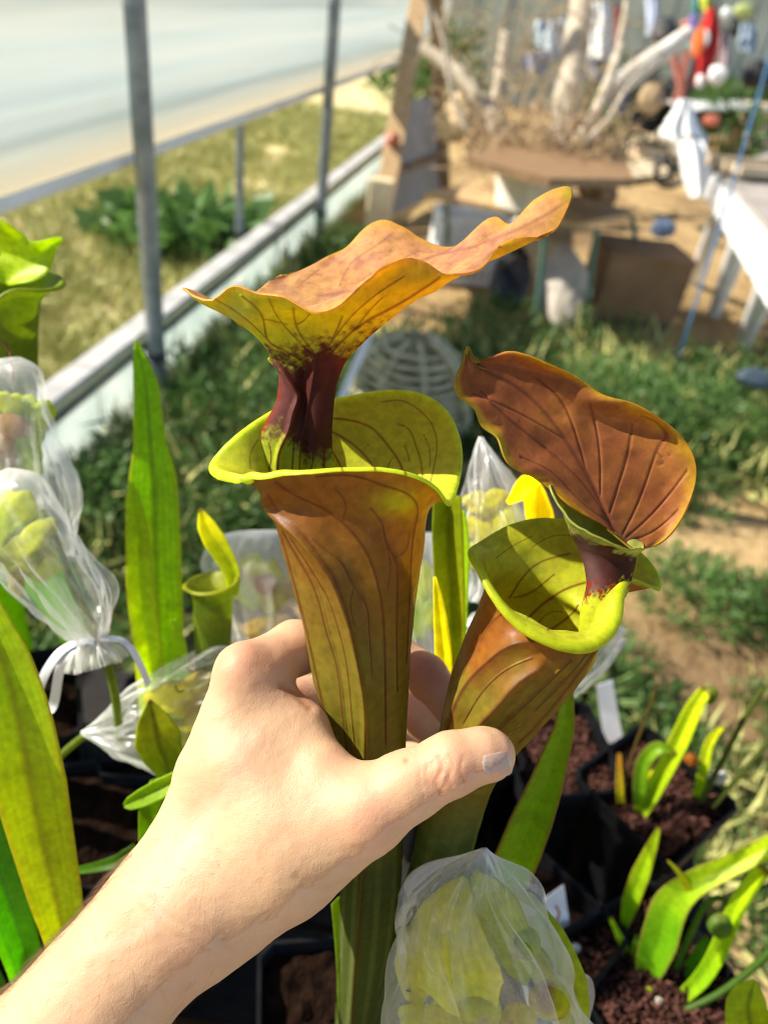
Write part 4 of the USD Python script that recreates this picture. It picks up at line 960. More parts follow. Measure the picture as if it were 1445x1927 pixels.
# ------------------------------------------------------------------ mesh bags and the flowers in them
def bag(name, label, sections, seed, crumple=.006, nth=120, rows=110, mat='organza', seam=None, marks=(), gather=None, ends='top'):
    s = sections[len(sections) // 2]
    t = thing(name, label, 'mesh bag', P((s[0] + s[2]) / 2, (s[1] + s[3]) / 2, s[4]))
    g, sc = stack(control_rings(sections, nth), rows)
    On = outward(g)
    th_ = np.arange(nth) * 2 * np.pi / nth
    q3 = np.dstack([np.cos(th_)[None] * (1.5 + .9 * sc[:, None]), np.sin(th_)[None] * (1.5 + .9 * sc[:, None]), sc[:, None] * 1.6 + 0 * th_[None]])
    n1 = fbm(q3, 1.0, 3, seed); n2 = fbm(q3 * [1.7, 1.7, 1.3], 1.0, 3, seed + 1)
    ridgey = 1 - np.abs(2 * n1 - 1) * 2.6
    n2 = 1 - np.abs(2 * n2 - 1) * 1.6
    amp = crumple * (smooth01(sc, 0, .24) if ends == 'top' else smooth01(np.minimum(sc, 1 - sc), 0, .12))
    g = g + On * ((ridgey - .5) * amp[:, None] * 1.6 + (n2 - .5) * amp[:, None] * .5)[..., None]
    v, f = g.reshape(-1, 3), grid_faces(rows, nth, True)
    gath = np.exp(-sc / .07) + (0 if ends == 'top' and not gather else np.exp(-np.abs(sc - (gather or 2)) / .07))
    cov = np.clip(.10 + .60 * gath[:, None] + .12 * smooth01(ridgey, .6, 1.0) + .05 * (n2 - .4), .05, .92)
    obj('mesh_cloth', (v, f), M[mat], t, smooth=True, col=np.repeat(cov.reshape(-1, 1), 3, 1))
    front = (On * (CAM - g)).sum(-1).ravel() > 0
    u, w, _ = PIX(v)
    tree = cKDTree(np.stack([u, w], 1)[front]); fi = np.where(front)[0]
    def lay(poly, r, m, nm):
        c = catmull(np.asarray(poly, float), max(12, len(poly) * 6))
        _, i = tree.query(c, k=6)
        dd = PIX(v[fi[i]])[2].mean(1)
        dd = np.convolve(np.r_[dd[:2], dd, dd[-2:]], np.ones(5) / 5, 'valid')
        obj(nm, tube(P(c[:, 0], c[:, 1], dd - .0022), r, 5), m, t, smooth=True)
    if seam: lay(seam, .0012, M['thread'], 'seam')
    for mk in marks: lay(mk, .0005, M['marker'], 'print_curl')
    return t
def flower(label, parts, stalk=None, group=None):
    """parts: (kind, args, colour, colour)"""
    p0 = parts[0][1]
    t = thing('pitcher_flower', label, 'flower', P(p0[0], p0[1], p0[2]))
    for i, (kind, args, c1, c2) in enumerate(parts):
        v, f = cup(*args, seed=i * 3 + 1) if kind in ('petal', 'sepal') else blob(*args, seed=i * 3 + 2)
        obj(kind, (v, f), M['petal'], t, smooth=True, col=colour_of(v, c1, c2, 60, i))
    if stalk:
        v, f = pull([P(*q) for q in stalk], .0026)
        obj('stalk', (v, f), M['leaf'], t, smooth=True, col=np.tile([.20, .27, .04], (len(v), 1)))
    return t
Y1, Y2, G1, PK = [.78, .78, .02], [.70, .76, .04], [.52, .66, .05], [.55, .36, .14]
# front bag, sharp
bag('mesh_bag', 'white mesh bag in front with a corded seam, its peak below the thumb', [(903, 1598, 917, 1597, .335, .5), (868, 1612, 934, 1618, .335, .5), (800, 1640, 958, 1652, .335, .55), (742, 1685, 992, 1695, .336, .6), (727, 1735, 1032, 1748, .338, .62), (738, 1795, 1068, 1810, .342, .62), (752, 1860, 1090, 1872, .347, .6), (778, 1935, 1116, 1945, .352, .55), (830, 2010, 1090, 2020, .36, .5), (880, 2080, 1010, 2085, .37, .4)], 3, .0085, 200, 170,
    seam=[(911, 1600), (922, 1628), (938, 1668), (952, 1722), (962, 1770), (976, 1815), (988, 1860), (1004, 1920), (1016, 1970)],
    marks=[[(749, 1749), (761, 1743), (779, 1738)], [(746, 1750), (750, 1757), (756, 1759)], [(765, 1770), (772, 1766), (777, 1757)], [(797, 1742), (799, 1733), (803, 1728), (808, 1732), (807, 1745), (803, 1760), (791, 1779)], [(785, 1794), (796, 1798), (804, 1799), (807, 1807)], [(765, 1865), (771, 1866), (777, 1865)], [(772, 1911), (779, 1914), (783, 1924)],
           [(1067, 1835), (1066, 1845), (1074, 1853), (1086, 1858), (1100, 1858)], [(1072, 1888), (1080, 1883), (1088, 1883), (1097, 1887)]])
ff = flower('bagged yellow-green flower with drooping petals inside the front mesh bag', [('ovary', (992, 1776, .334, 25, 30, 0, .9), G1, PK), ('ovary', (1035, 1884, .334, 40, 34, 0, .9), Y2, PK), ('ovary', (905, 1900, .332, 42, 34, 10, .9), Y2, PK), ('ovary', (975, 1922, .334, 34, 30, 0, .9), Y1, PK)], [(930, 1850, .36), (900, 1960, .39), (860, 2040, .42)])
LG_ = LEAFGAIN; LEAFGAIN = np.array([1.0, 1.0, 1.0])
blade(ff, 'petal', [(874, 1652, .338, 6), (862, 1680, .337, 34), (846, 1730, .335, 74), (838, 1795, .333, 104), (846, 1855, .333, 104), (856, 1892, .334, 78), (860, 1910, .336, 30), (861, 1914, .336, 4)], [.84, .86, .03], [.90, .92, .02], fold=-.16, seed=201, mat='petal', roll=-32, n=90)
blade(ff, 'petal', [(896, 1640, .336, 5), (904, 1664, .336, 32), (928, 1712, .334, 50), (958, 1780, .335, 46), (980, 1836, .338, 26), (990, 1856, .339, 4)], [.70, .78, .05], [.76, .80, .06], fold=-.2, seed=202, mat='petal', edge=[.44, .48, .10], roll=-25)
blade(ff, 'petal', [(970, 1672, .35, 4), (980, 1692, .35, 24), (1012, 1760, .349, 48), (1046, 1850, .35, 58), (1062, 1940, .354, 44)], [.50, .62, .05], [.62, .70, .05], fold=-.2, seed=203, mat='petal', roll=-30)
blade(ff, 'petal', [(752, 1900, .342, 5), (772, 1915, .342, 28), (810, 1940, .34, 52), (880, 1966, .339, 60), (960, 1980, .341, 50), (1010, 1990, .345, 24)], [.84, .86, .04], [.88, .88, .03], fold=-.2, seed=204, mat='petal', roll=20)
blade(ff, 'petal', [(778, 1740, .347, 4), (772, 1762, .347, 20), (768, 1820, .345, 34), (784, 1880, .345, 26), (792, 1896, .345, 4)], [.82, .80, .03], [.88, .84, .03], fold=-.2, seed=205, mat='petal', roll=-30)
LEAFGAIN = LG_
# tied bag at left
tb = bag('mesh_bag', 'tied white mesh bag at left with gathered frill and ribbons', [(-80, 985, 20, 880, .42, .6), (-62, 1020, 70, 888, .42, .65), (-20, 1072, 122, 952, .42, .65), (36, 1112, 170, 1042, .422, .62), (92, 1162, 206, 1122, .425, .6), (140, 1200, 210, 1186, .43, .55), (156, 1212, 200, 1204, .431, .6), (138, 1250, 226, 1226, .43, .6), (134, 1268, 238, 1240, .43, .6)], 13, .005, gather=.9)
for q in ([(178, 1206, .428), (130, 1215, .425), (95, 1250, .422), (66, 1318, .42)], [(178, 1208, .428), (128, 1230, .424), (108, 1285, .422), (84, 1342, .42), (72, 1338, .42)], [(190, 1204, .43), (226, 1204, .432), (256, 1235, .434), (280, 1290, .438)]):
    c_ = catmull(np.array([P(*x) for x in q]), 30)
    sd = nrm(np.cross(np.gradient(c_, axis=0), [0.3, 0.2, 1.0])) * .0026
    obj('ribbon', shell(np.stack([c_ - sd, c_, c_ + sd], 1), .0004), M['ribbon'], tb, smooth=True)
flower('yellow flower showing through the tied mesh bag at left', [('petal', (40, 1030, .425, 62, 50, -40, .3), [.42, .46, .05], Y2), ('petal', (10, 980, .425, 45, 60, 20, .3), Y2, G1), ('petal', (70, 1050, .43, 40, 44, 30, .3), Y2, G1), ('sepal', (30, 1090, .43, 20, 30, 0, .3), [.5, .42, .05], Y1)], [(80, 960, .43), (112, 1040, .43), (150, 1130, .432), (185, 1206, .433), (215, 1300, .45), (225, 1400, .47)])
bag('mesh_bag', 'hazy white mesh bag under the upper left pitcher', [(-80, 700, 40, 672, .443, .4), (-92, 725, 70, 692, .443, .5), (-96, 790, 96, 776, .443, .5), (-86, 870, 118, 860, .443, .5), (-60, 960, 142, 950, .447, .5), (-20, 1060, 150, 1050, .452, .4)], 23, .005)
flower('flower with brownish sepals in the bag under the upper left pitcher', [('petal', (62, 775, .447, 32, 38, 0, .3), Y2, G1), ('petal', (50, 840, .447, 34, 50, -15, .3), G1, Y2), ('sepal', (12, 760, .443, 26, 30, 0, .3), Y2, G1), ('ovary', (22, 800, .443, 34, 22, 20, .8), PK, [.4, .34, .15]), ('petal', (0, 850, .443, 26, 46, 10, .3), [.5, .5, .2], PK)])
bag('mesh_bag', 'pointed mesh bag lying behind the knuckles with a yellow flower', [(152, 1376, 155, 1386, .47, .5), (200, 1345, 206, 1408, .468, .5), (252, 1304, 262, 1436, .466, .5), (310, 1264, 322, 1452, .465, .5), (370, 1232, 380, 1450, .465, .5), (440, 1210, 448, 1436, .466, .5), (510, 1230, 515, 1400, .468, .4), (560, 1270, 562, 1350, .47, .3)], 33, .005, marks=[[(368, 1246), (380, 1240), (392, 1243), (404, 1236)], [(352, 1258), (362, 1264), (374, 1258)], [(330, 1290), (336, 1302), (346, 1300)]])
flower('yellow flower in the pointed bag behind the knuckles', [('petal', (340, 1310, .462, 62, 40, -28, .3), [.62, .52, .03], Y1), ('petal', (385, 1340, .466, 54, 60, 10, .3), Y1, [.6, .5, .08]), ('petal', (360, 1385, .468, 60, 36, 0, .3), Y2, [.5, .46, .1]), ('sepal', (300, 1330, .47, 30, 46, 30, .3), G1, Y2)], [(165, 1380, .475), (130, 1408, .48), (100, 1438, .49), (60, 1500, .52)])
bag('mesh_bag', 'hazy mesh bag behind the left side of the larger held pitcher', [(470, 998, 660, 998, .56, .3), (416, 1012, 690, 1008, .56, .45), (390, 1060, 700, 1060, .56, .5), (416, 1130, 700, 1130, .565, .5), (436, 1200, 690, 1200, .57, .5), (470, 1290, 640, 1290, .58, .4), (520, 1380, 600, 1380, .6, .3)], 43, .006)
flower('faded yellow and orange flower in the hazy bag behind', [('petal', (490, 1080, .56, 34, 40, 0, .3), Y2, [.5, .4, .06]), ('petal', (520, 1115, .56, 40, 34, 20, .3), [.5, .36, .05], Y2), ('ovary', (500, 1100, .555, 22, 20, 0, .8), [.45, .16, .04], [.5, .3, .05]), ('petal', (488, 1185, .565, 30, 24, 10, .3), [.62, .45, .06], Y1), ('petal', (462, 1120, .57, 28, 26, 0, .3), G1, Y2)], [(500, 1120, .57), (520, 1200, .58), (545, 1320, .60)])
bag('mesh_bag', 'mesh bag showing right beside the larger held pitcher', [(730, 1002, 812, 1002, .52, .4), (720, 1030, 820, 1030, .52, .5), (718, 1090, 828, 1090, .52, .5), (726, 1170, 836, 1170, .525, .5), (750, 1260, 830, 1260, .53, .4), (770, 1350, 810, 1350, .54, .3)], 53, .004)
flower('green and yellow flower in the bag right beside the larger pitcher', [('petal', (790, 1160, .52, 26, 50, 10, .3), Y2, G1), ('petal', (800, 1100, .525, 20, 40, -10, .3), G1, Y2)])
bag('mesh_bag', 'bright peaked mesh bag between the two held pitchers', [(901, 822, 909, 822, .46, .5), (888, 862, 934, 868, .46, .5), (874, 930, 972, 938, .46, .55), (866, 1000, 996, 1005, .462, .55), (866, 1060, 1000, 1062, .465, .5), (878, 1100, 980, 1100, .468, .4), (860, 1136, 970, 1130, .468, .4)], 63, .005)
flower('yellow flower in the bright peaked bag between the pitchers', [('petal', (915, 945, .458, 36, 30, -20, .3), Y1, [.66, .62, .06]), ('petal', (950, 990, .46, 34, 40, 10, .3), Y1, Y2), ('petal', (905, 1000, .46, 30, 36, 0, .3), [.64, .6, .08], Y1), ('petal', (885, 1045, .46, 20, 22, 0, .3), Y1, Y2)], [(930, 1000, .47), (915, 1110, .48), (900, 1300, .5)])
bag('mesh_bag', 'low mesh bag behind the smaller held pitcher, one corner showing right', [(800, 1290, 812, 1310, .50, .5), (842, 1210, 862, 1330, .50, .5), (900, 1160, 915, 1340, .50, .5), (1000, 1140, 1010, 1330, .50, .5), (1090, 1150, 1092, 1290, .50, .45), (1150, 1172, 1146, 1236, .50, .4), (1172, 1188, 1168, 1200, .50, .4)], 73, .005)
flower('pale yellow flower in the low bag behind the smaller pitcher', [('petal', (880, 1225, .498, 30, 40, 10, .3), Y1, Y2), ('petal', (920, 1270, .50, 40, 40, 0, .3), Y2, Y1)])

# ------------------------------------------------------------------ ground inside and outside the tunnel
rng = np.random.default_rng(77)
WD = np.array([0.113, 0.994, 0.0]); WD /= np.linalg.norm(WD)
WN = np.array([-WD[1], WD[0], 0.0])                        # outwards, to the left
W0 = np.array([-0.941, 1.706, 0.0])
def wall(y, off=0.0, z=0.0):
    """A point on the tunnel's side wall, at y, off metres outside it."""
    return W0 + WD * ((y - W0[1]) / WD[1]) + WN * off + np.array([0, 0, z])
M['ground'] = usdkit.material(stage, LK + 'dry_ground', {
    'tc': ('texture_coordinate', {}), 'n1': ('noise_texture', {'scale': 1.1, 'detail': 5.0}), 'n2': ('noise_texture', {'scale': 22.0, 'detail': 8.0, 'roughness': 0.7}),
    'r1': ('rgb_ramp', {'ramp': [(0.36, (.26, .18, .095)), (0.48, (.46, .33, .16)), (0.62, (.62, .46, .23))]}),
    'r2': ('rgb_ramp', {'ramp': [(0.3, (.55, .5, .45)), (0.7, (1.15, 1.12, 1.1))]}),
    'mx': ('mix', {'mix_type': 'multiply', 'fac': 1.0}), 'b': ('bump', {'strength': .8, 'distance': .02}), 'p': ('principled_bsdf', {'roughness': .95, 'specular_ior_level': .1})},
    [('tc.object', 'n1.vector'), ('tc.object', 'n2.vector'), ('n1.fac', 'r1.fac'), ('n2.fac', 'r2.fac'), ('r1.color', 'mx.color1'), ('r2.color', 'mx.color2'), ('mx.color', 'p.base_color'), ('n2.fac', 'b.height'), ('b.normal', 'p.normal')], surface='p.BSDF')
M['lawn'] = mat_noise('dry_lawn', (.50, .43, .19), (.80, .66, .36), 3.0, .95, 8, .8, .02, spec=.1, lo=.38, hi=.6)
n = 90
X, Y = np.meshgrid(np.r_[-90, -40, -20, np.linspace(-10, 12, n), 25, 50, 90], np.r_[-60, -20, -6, np.linspace(-2, 16, n), 25, 50, 120], indexing='ij')
gz = (fbm(np.dstack([X, Y, 0 * X]), .9, 3, 3) - .5) * .05 + (fbm(np.dstack([X, Y, 0 * X]), 7, 3, 5) - .5) * .03 - .02
gg = np.dstack([X, Y, gz])
obj('ground', (gg.reshape(-1, 3), grid_faces(*X.shape)[:, ::-1]), M['ground'], None, smooth=True, label='trodden dry straw-coloured earth floor of the tunnel', kind='structure')
ys = np.linspace(-4, 60, 120); offs = np.r_[np.linspace(.06, 6, 50), 12, 30, 70]
g2 = np.array([[wall(y, o, .012 + .03 * float(i > 0)) for i, o in enumerate(offs)] for y in ys])
g2[..., 2] += (fbm(g2, 2.2, 3, 8) - .5) * .05 + .02
obj('lawn', (g2.reshape(-1, 3), grid_faces(len(ys), len(offs))), M['lawn'], None, smooth=True, label='dry sunlit grass outside, seen below the plastic curtain', kind='structure')

# ------------------------------------------------------------------ leaf clumps for weeds
def leaf_clump(seed, count, h, spread, size, slim=.4):
    rg = np.random.default_rng(seed)
    vs, fs = [], []
    for i in range(count):
        a, r = rg.uniform(0, 2 * np.pi), spread * rg.uniform(0, 1) ** .6
        o = np.array([r * math.cos(a), r * math.sin(a), h * rg.uniform(.05, 1) * (1 - .5 * (r / spread) ** 2)])
        d = nrm(np.array([math.cos(a), math.sin(a), 0]) * rg.uniform(.2, 1) + rg.normal(0, .5, 3) + [0, 0, .5])
        s = nrm(np.cross(d, rg.normal(0, 1, 3))); nn_ = np.cross(d, s)
        L = size * rg.uniform(.6, 1.5); w = L * slim * .5
        k = len(vs)
        vs += [o, o + d * L * .45 + s * w + nn_ * L * .05, o + d * L * .45 - s * w + nn_ * L * .05, o + d * L - nn_ * L * .15]
        fs += [(k, k + 1, k + 2), (k + 1, k + 3, k + 2)]
    return np.array(vs), np.array(fs)
def scatter(name, label, protos, places, mat, cat=None):
    """places: (x, y, z, scale) rows; one instancer of the clumps."""
    pi = UsdGeom.PointInstancer.Define(stage, path_for(name, None))
    tag(pi, label, cat, None, 'stuff')
    for k, (v, f) in enumerate(protos):
        m_ = usdkit.mesh(stage, f'{pi.GetPath()}/clump_{k + 1:03d}', (v, f), mat)
        pi.CreatePrototypesRel().AddTarget(m_.GetPath())
    q = np.asarray(places)
    rg = np.random.default_rng(len(q))
    pi.CreatePositionsAttr(Vt.Vec3fArray.FromNumpy(q[:, :3].astype(np.float32)))
    pi.CreateScalesAttr(Vt.Vec3fArray.FromNumpy(np.repeat(q[:, 3:4], 3, 1).astype(np.float32)))
    pi.CreateProtoIndicesAttr(Vt.IntArray([int(x) for x in rg.integers(0, len(protos), len(q))]))
    ang = rg.uniform(0, 2 * np.pi, len(q))
    pi.CreateOrientationsAttr(Vt.QuathArray([Gf.Quath(float(math.cos(a / 2)), 0, 0, float(math.sin(a / 2))) for a in ang]))
def spots(count, inside, seed, smin_=.7, smax=1.3, box_=(-1.0, 3.2, .7, 4.6), fade=None):
    rg = np.random.default_rng(seed)
    x, y = rg.uniform(box_[0], box_[1], count), rg.uniform(box_[2], box_[3], count)
    u, w, d = PIX(np.stack([x, y, 0 * x], 1))
    p = inside(x, y, u, w)
    keep = rg.uniform(0, 1, count) < p
    return np.stack([x, y, 0 * x - .01, rg.uniform(smin_, smax, count)], 1)[keep]
wallx = lambda y: W0[0] + (y - W0[1]) * WD[0] / WD[1]
def nz2d(x, y, s, seed): return fbm(np.stack([x, y, 0 * x], -1), s, 3, seed)
wprot = [leaf_clump(1, 150, .15, .10, .032, .40), leaf_clump(2, 90, .20, .10, .060, .22), leaf_clump(3, 130, .11, .11, .040, .30), leaf_clump(4, 60, .26, .08, .075, .10), leaf_clump(5, 240, .13, .12, .022, .5)]
fern = [leaf_clump(s, 260, .26, .15, .032, .22) for s in (11, 12, 13)]
# green band along the wall and across the middle
def dens_a(x, y, u, w):
    band = (x > wallx(y) + .03) & (y < 4.6)
    leftside = smooth01(.55 - (x - wallx(y)) + (nz2d(x, y, 1.4, 5) - .5) * .8, 0, .5)
    return band * leftside * smooth01(nz2d(x, y, 3, 6), .30, .5)
def dens_b(x, y, u, w):
    z1 = smooth01(1.0 - np.abs(y - 2.95) / .62 + (nz2d(x, y, 1.8, 9) - .5) * .8, 0, .4) * (x > -.7) * (x < 1.9)
    return z1 * smooth01(nz2d(x, y, 2.4, 10), .38, .55)
def dens_c(x, y, u, w):
    return .7 * smooth01(nz2d(x, y, 2.2, 12), .46, .58) * (x > .1) * (y < 2.9) * ((x - .5) ** 2 + (y - 2.0) ** 2 > .0)
scatter('weed_cover', 'fine leafy green weeds covering the floor of the tunnel', wprot, np.vstack([spots(2600, dens_a, 21, .7, 1.3), spots(2200, dens_b, 22, .7, 1.3), spots(3200, dens_c, 23, .35, .8)]), M['weed'])
# bushier clumps that can be told apart
M['weed_pale'] = usdkit.material(stage, LK + 'weed_pale', {'g': ('geometry', {}), 'r': ('rgb_ramp', {'ramp': [(0, (.11, .22, .05)), (0.5, (.26, .44, .11)), (1, (.46, .56, .24))]}), 'p': ('principled_bsdf', {'roughness': 0.5}), 't': ('translucent_bsdf', {}), 'm': ('mix_closure', {'fac': 0.4})},
    [('g.random_per_island', 'r.fac'), ('r.color', 'p.base_color'), ('r.color', 't.color'), ('p.BSDF', 'm.closure1'), ('t.BSDF', 'm.closure2')], surface='m.closure')
def bush(label, u, w, h, r, seed, count=1400, size=.035, slim=.25, mat='weed'):
    o = G(u, w)
    t = thing('weed_bush', label, 'plant', o)
    v, f = leaf_clump(seed, count, h, r, size, slim)
    obj('foliage', (v, f), M[mat], t, local=True)
    rg = np.random.default_rng(seed)
    st_ = []
    for _ in range(9):
        a = rg.uniform(0, 2 * np.pi); e = np.array([math.cos(a) * r * .6, math.sin(a) * r * .6, h * .8])
        st_.append(tube(np.array([[0, 0, -.02], e * [.3, .3, .5], e]), .0035, 5))
    obj('stems', join(st_), mat_plain('weed_stem', (.12, .2, .05)) if 'ws' not in M else M['ws'], t, smooth=True, local=True)
    return t
M['ws'] = mat_plain('weed_stem', (.12, .2, .05))
bush('dark bushy weed against the base of the tunnel wall behind the held pitcher', 470, 850, .34, .26, 31)
bush('bushy weed between the wall and the wicker dome', 590, 770, .30, .24, 32)
bush('tall weed clump low at the wall behind the pale blades', 190, 1000, .22, .24, 33, mat='weed_pale')
bush('weed clump between tall pale blades and small lime pitcher', 400, 1040, .18, .22, 34)
bush('leafy green bush right of the wicker dome under the table', 930, 660, .26, .30, 35)
bush('bright feathery bush behind the folded-back lid', 1140, 800, .30, .28, 36, 1900, mat='weed_pale')
bush('feathery green bush below the blue cord', 1280, 820, .26, .28, 37, 1700, mat='weed_pale')
bush('green bush at the right edge below the white table', 1410, 800, .24, .28, 38, 1500)
bush('low blue-green weed right of the smaller pitcher', 1300, 1130, .12, .20, 39, 900, mat='weed_pale')
bush('low weed clump beside the rear plant tag', 1090, 1330, .12, .20, 40, 1000)
bush('small weed on the straw at the right edge', 1430, 1160, .10, .16, 41, 700)
bush('weed clump behind the small lime pitcher bags', 620, 1000, .16, .22, 42, 1000)
# broad-leaved plant outside, beneath the curtain
o = G(345, 470, .03)
bl = thing('broad_leaf_weed', 'broad-leaved green plant on the dry grass outside, behind the near grey post', 'plant', o)
v, f = leaf_clump(51, 260, .26, .42, .16, .6)
obj('foliage', (v, f), M['weed_pale'], bl, local=True)
v, f = leaf_clump(52, 120, .20, .30, .12, .5)
obj('inner_foliage', (v, f), M['weed'], bl, local=True)
# straw and dry stalks lying about
def straw_mesh(count, inside, seed, L=(.02, .09), r=.0012, box_=(-.9, 4.5, .9, 8.0), z=.0):
    rg = np.random.default_rng(seed)
    vs, fs = [], []
    while len(vs) < count * 6:
        x, y = rg.uniform(box_[0], box_[1]), rg.uniform(box_[2], box_[3])
        if rg.uniform() > inside(x, y): continue
        a = rg.uniform(0, np.pi); l = rg.uniform(*L); rr = r * rg.uniform(.6, 1.6)
        d = np.array([math.cos(a), math.sin(a), rg.normal(0, .12)]); s = np.array([-d[1], d[0], 0])
        c = np.array([x, y, z + rg.uniform(.0, .015)])
        k = len(vs)
        vs += [c - d * l / 2 + s * rr, c - d * l / 2 - s * rr, c - d * l / 2 + [0, 0, rr * 1.5], c + d * l / 2 + s * rr, c + d * l / 2 - s * rr, c + d * l / 2 + [0, 0, rr * 1.5]]
        fs += [(k, k + 3, k + 5), (k, k + 5, k + 2), (k + 2, k + 5, k + 4), (k + 2, k + 4, k + 1), (k + 1, k + 4, k + 3), (k + 1, k + 3, k)]
    return np.array(vs), np.array(fs)
M['straw'] = usdkit.material(stage, LK + 'straw', {'g': ('geometry', {}), 'r': ('rgb_ramp', {'ramp': [(0, (.22, .15, .06)), (.5, (.52, .39, .18)), (1, (.72, .60, .34))]}), 'p': ('principled_bsdf', {'roughness': .6})}, [('g.random_per_island', 'r.fac'), ('r.color', 'p.base_color')], surface='p.BSDF')
sv, sf = straw_mesh(9000, lambda x, y: 1.0 if x > -.2 else .25, 61)
obj('straw', (sv, sf), M['straw'], None, label='loose dry straw scattered over the earth floor', cat=None, kind='stuff')
# grass tufts outside
gt = [leaf_clump(s, 60, .04, .09, .07, .08) for s in (71, 72, 73)]
M['drygrass'] = usdkit.material(stage, LK + 'dry_grass', {'g': ('geometry', {}), 'r': ('rgb_ramp', {'ramp': [(0, (.40, .40, .13)), (.5, (.66, .56, .25)), (1, (.85, .72, .42))]}), 'p': ('principled_bsdf', {'roughness': .7})}, [('g.random_per_island', 'r.fac'), ('r.color', 'p.base_color')], surface='p.BSDF')
pl_ = []
for _ in range(2600):
    y = rng.uniform(.8, 9.5); o_ = wall(y, .1 + 3.2 * rng.uniform() ** 1.3, .035); pl_.append((*o_, rng.uniform(.7, 1.5)))
scatter('dry_grass', 'short dry grass blades outside under the curtain', gt, pl_, M['drygrass'])
scatter('dry_stalks', 'dry straw-coloured grass standing among the green weeds inside', gt, np.vstack([spots(900, dens_a, 91, 1.2, 2.6), spots(900, dens_b, 92, 1.2, 2.6), spots(700, dens_c, 93, .7, 1.6)]), M['drygrass'])
# dark hedge beyond the grass
hd = thing('hedge', 'dark shaded hedge running along the far side of the dry grass', 'hedge', wall(6, 5.4))
vs_ = []
for k in range(26):
    c_ = wall(1.5 + k * .75, 5.3 + rng.uniform(-.2, .3))
    v, f = leaf_clump(200 + k % 5, 420, .95 + rng.uniform(-.2, .2), .62, .11, .5)
    vs_.append((v + c_, f))
obj('foliage', join(vs_), M['weed'], hd)
vs_ = [tube(np.array([wall(1.5 + k * .75, 5.35, -.02), wall(1.55 + k * .75, 5.3, .4), wall(1.5 + k * .75, 5.4, .75)]), .03, 6) for k in range(26)]
M['bark'] = mat_plain('bark', (.09, .065, .04), .9)
for t_ in vs_: obj('trunk', t_, M['bark'], hd, smooth=True)

# ------------------------------------------------------------------ tunnel wall: posts, rail, panels, rolled curtain
M['steel'] = mat_noise('galvanised_steel', (.17, .20, .21), (.30, .33, .34), 14, .42, 6, .1, .0005, metal=.55)
M['clamp'] = mat_plain('dark_steel', (.05, .055, .06), .5, metal=.6)
def post(y, r, label, z1=2.3, name='steel_post', off=0.0):
    b = wall(y, off)
    t = thing(name, label, 'post', b)
    obj('pipe', vf(trimesh.creation.cylinder(r, z1 + .1, sections=28).apply_translation([b[0], b[1], (z1 - .1) / 2])), M['steel'], t, smooth=30)
    for z in (.235,):
        c_ = trimesh.creation.cylinder(r + .004, .028, sections=28).apply_translation([b[0], b[1], z])
        obj('clamp', join([vf(c_), box((.02, .05, .022), (b[0] + r * .6, b[1] - r - .012, z), None, .003)]), M['clamp'], t, smooth=30)
    return t
post(2.36, .031, 'near thick grey steel post of the tunnel, left of the held plant')
post(4.50, .031, 'farther thick grey steel post of the tunnel, behind the held lid')
post(3.84, .020, 'thin pale pole outside, seen between the two grey posts below the curtain', z1=1.0, off=.25)
post(7.2, .031, 'distant grey steel post beyond the timber easel')
M['ledge'] = mat_noise('white_painted_board', (.36, .36, .34), (.58, .57, .53), 8, .6, 8, .3, .002, stretch=(1, 1, 4))
M['panel'] = usdkit.material(stage, LK + 'milky_panel', {'tc': ('texture_coordinate', {}), 'n': ('noise_texture', {'scale': 5.0, 'detail': 6.0}), 'r': ('rgb_ramp', {'ramp': [(.35, (.66, .74, .72)), (.65, (.82, .86, .84))]}), 'p': ('principled_bsdf', {'roughness': .4}), 't': ('translucent_bsdf', {}), 'm': ('mix_closure', {'fac': .7})},
    [('tc.object', 'n.vector'), ('n.fac', 'r.fac'), ('r.color', 'p.base_color'), ('r.color', 't.color'), ('p.BSDF', 'm.closure1'), ('t.BSDF', 'm.closure2')], surface='m.closure')
lw = thing('low_wall', 'low white wall along the foot of the tunnel side with a pale ledge', 'low wall', wall(3))
yaw = math.atan2(WD[1], WD[0])
Rw = rotz_m(yaw)
yy = [.2, 2.05, 3.9, 5.9, 8.2]
for a_, b_ in zip(yy[:-1], yy[1:]):
    L_ = np.linalg.norm(wall(b_) - wall(a_))
    m_ = (wall(a_) + wall(b_)) / 2
    obj('ledge_board', box((L_ - .006, .085, .022), m_ + WN * .085 + [0, 0, .300], Rw, .004), M['ledge'], lw)
    obj('panel', box((L_ - .008, .004, .27), m_ + WN * .050 + [0, 0, .145], Rw, .002), M['panel'], lw)
    obj('rail', vf(trimesh.creation.cylinder(.007, L_, sections=12).apply_transform(trimesh.geometry.align_vectors([0, 0, 1], WD)).apply_translation(m_ + WN * .030 + [0, 0, .268])), M['clamp'], lw, smooth=40)
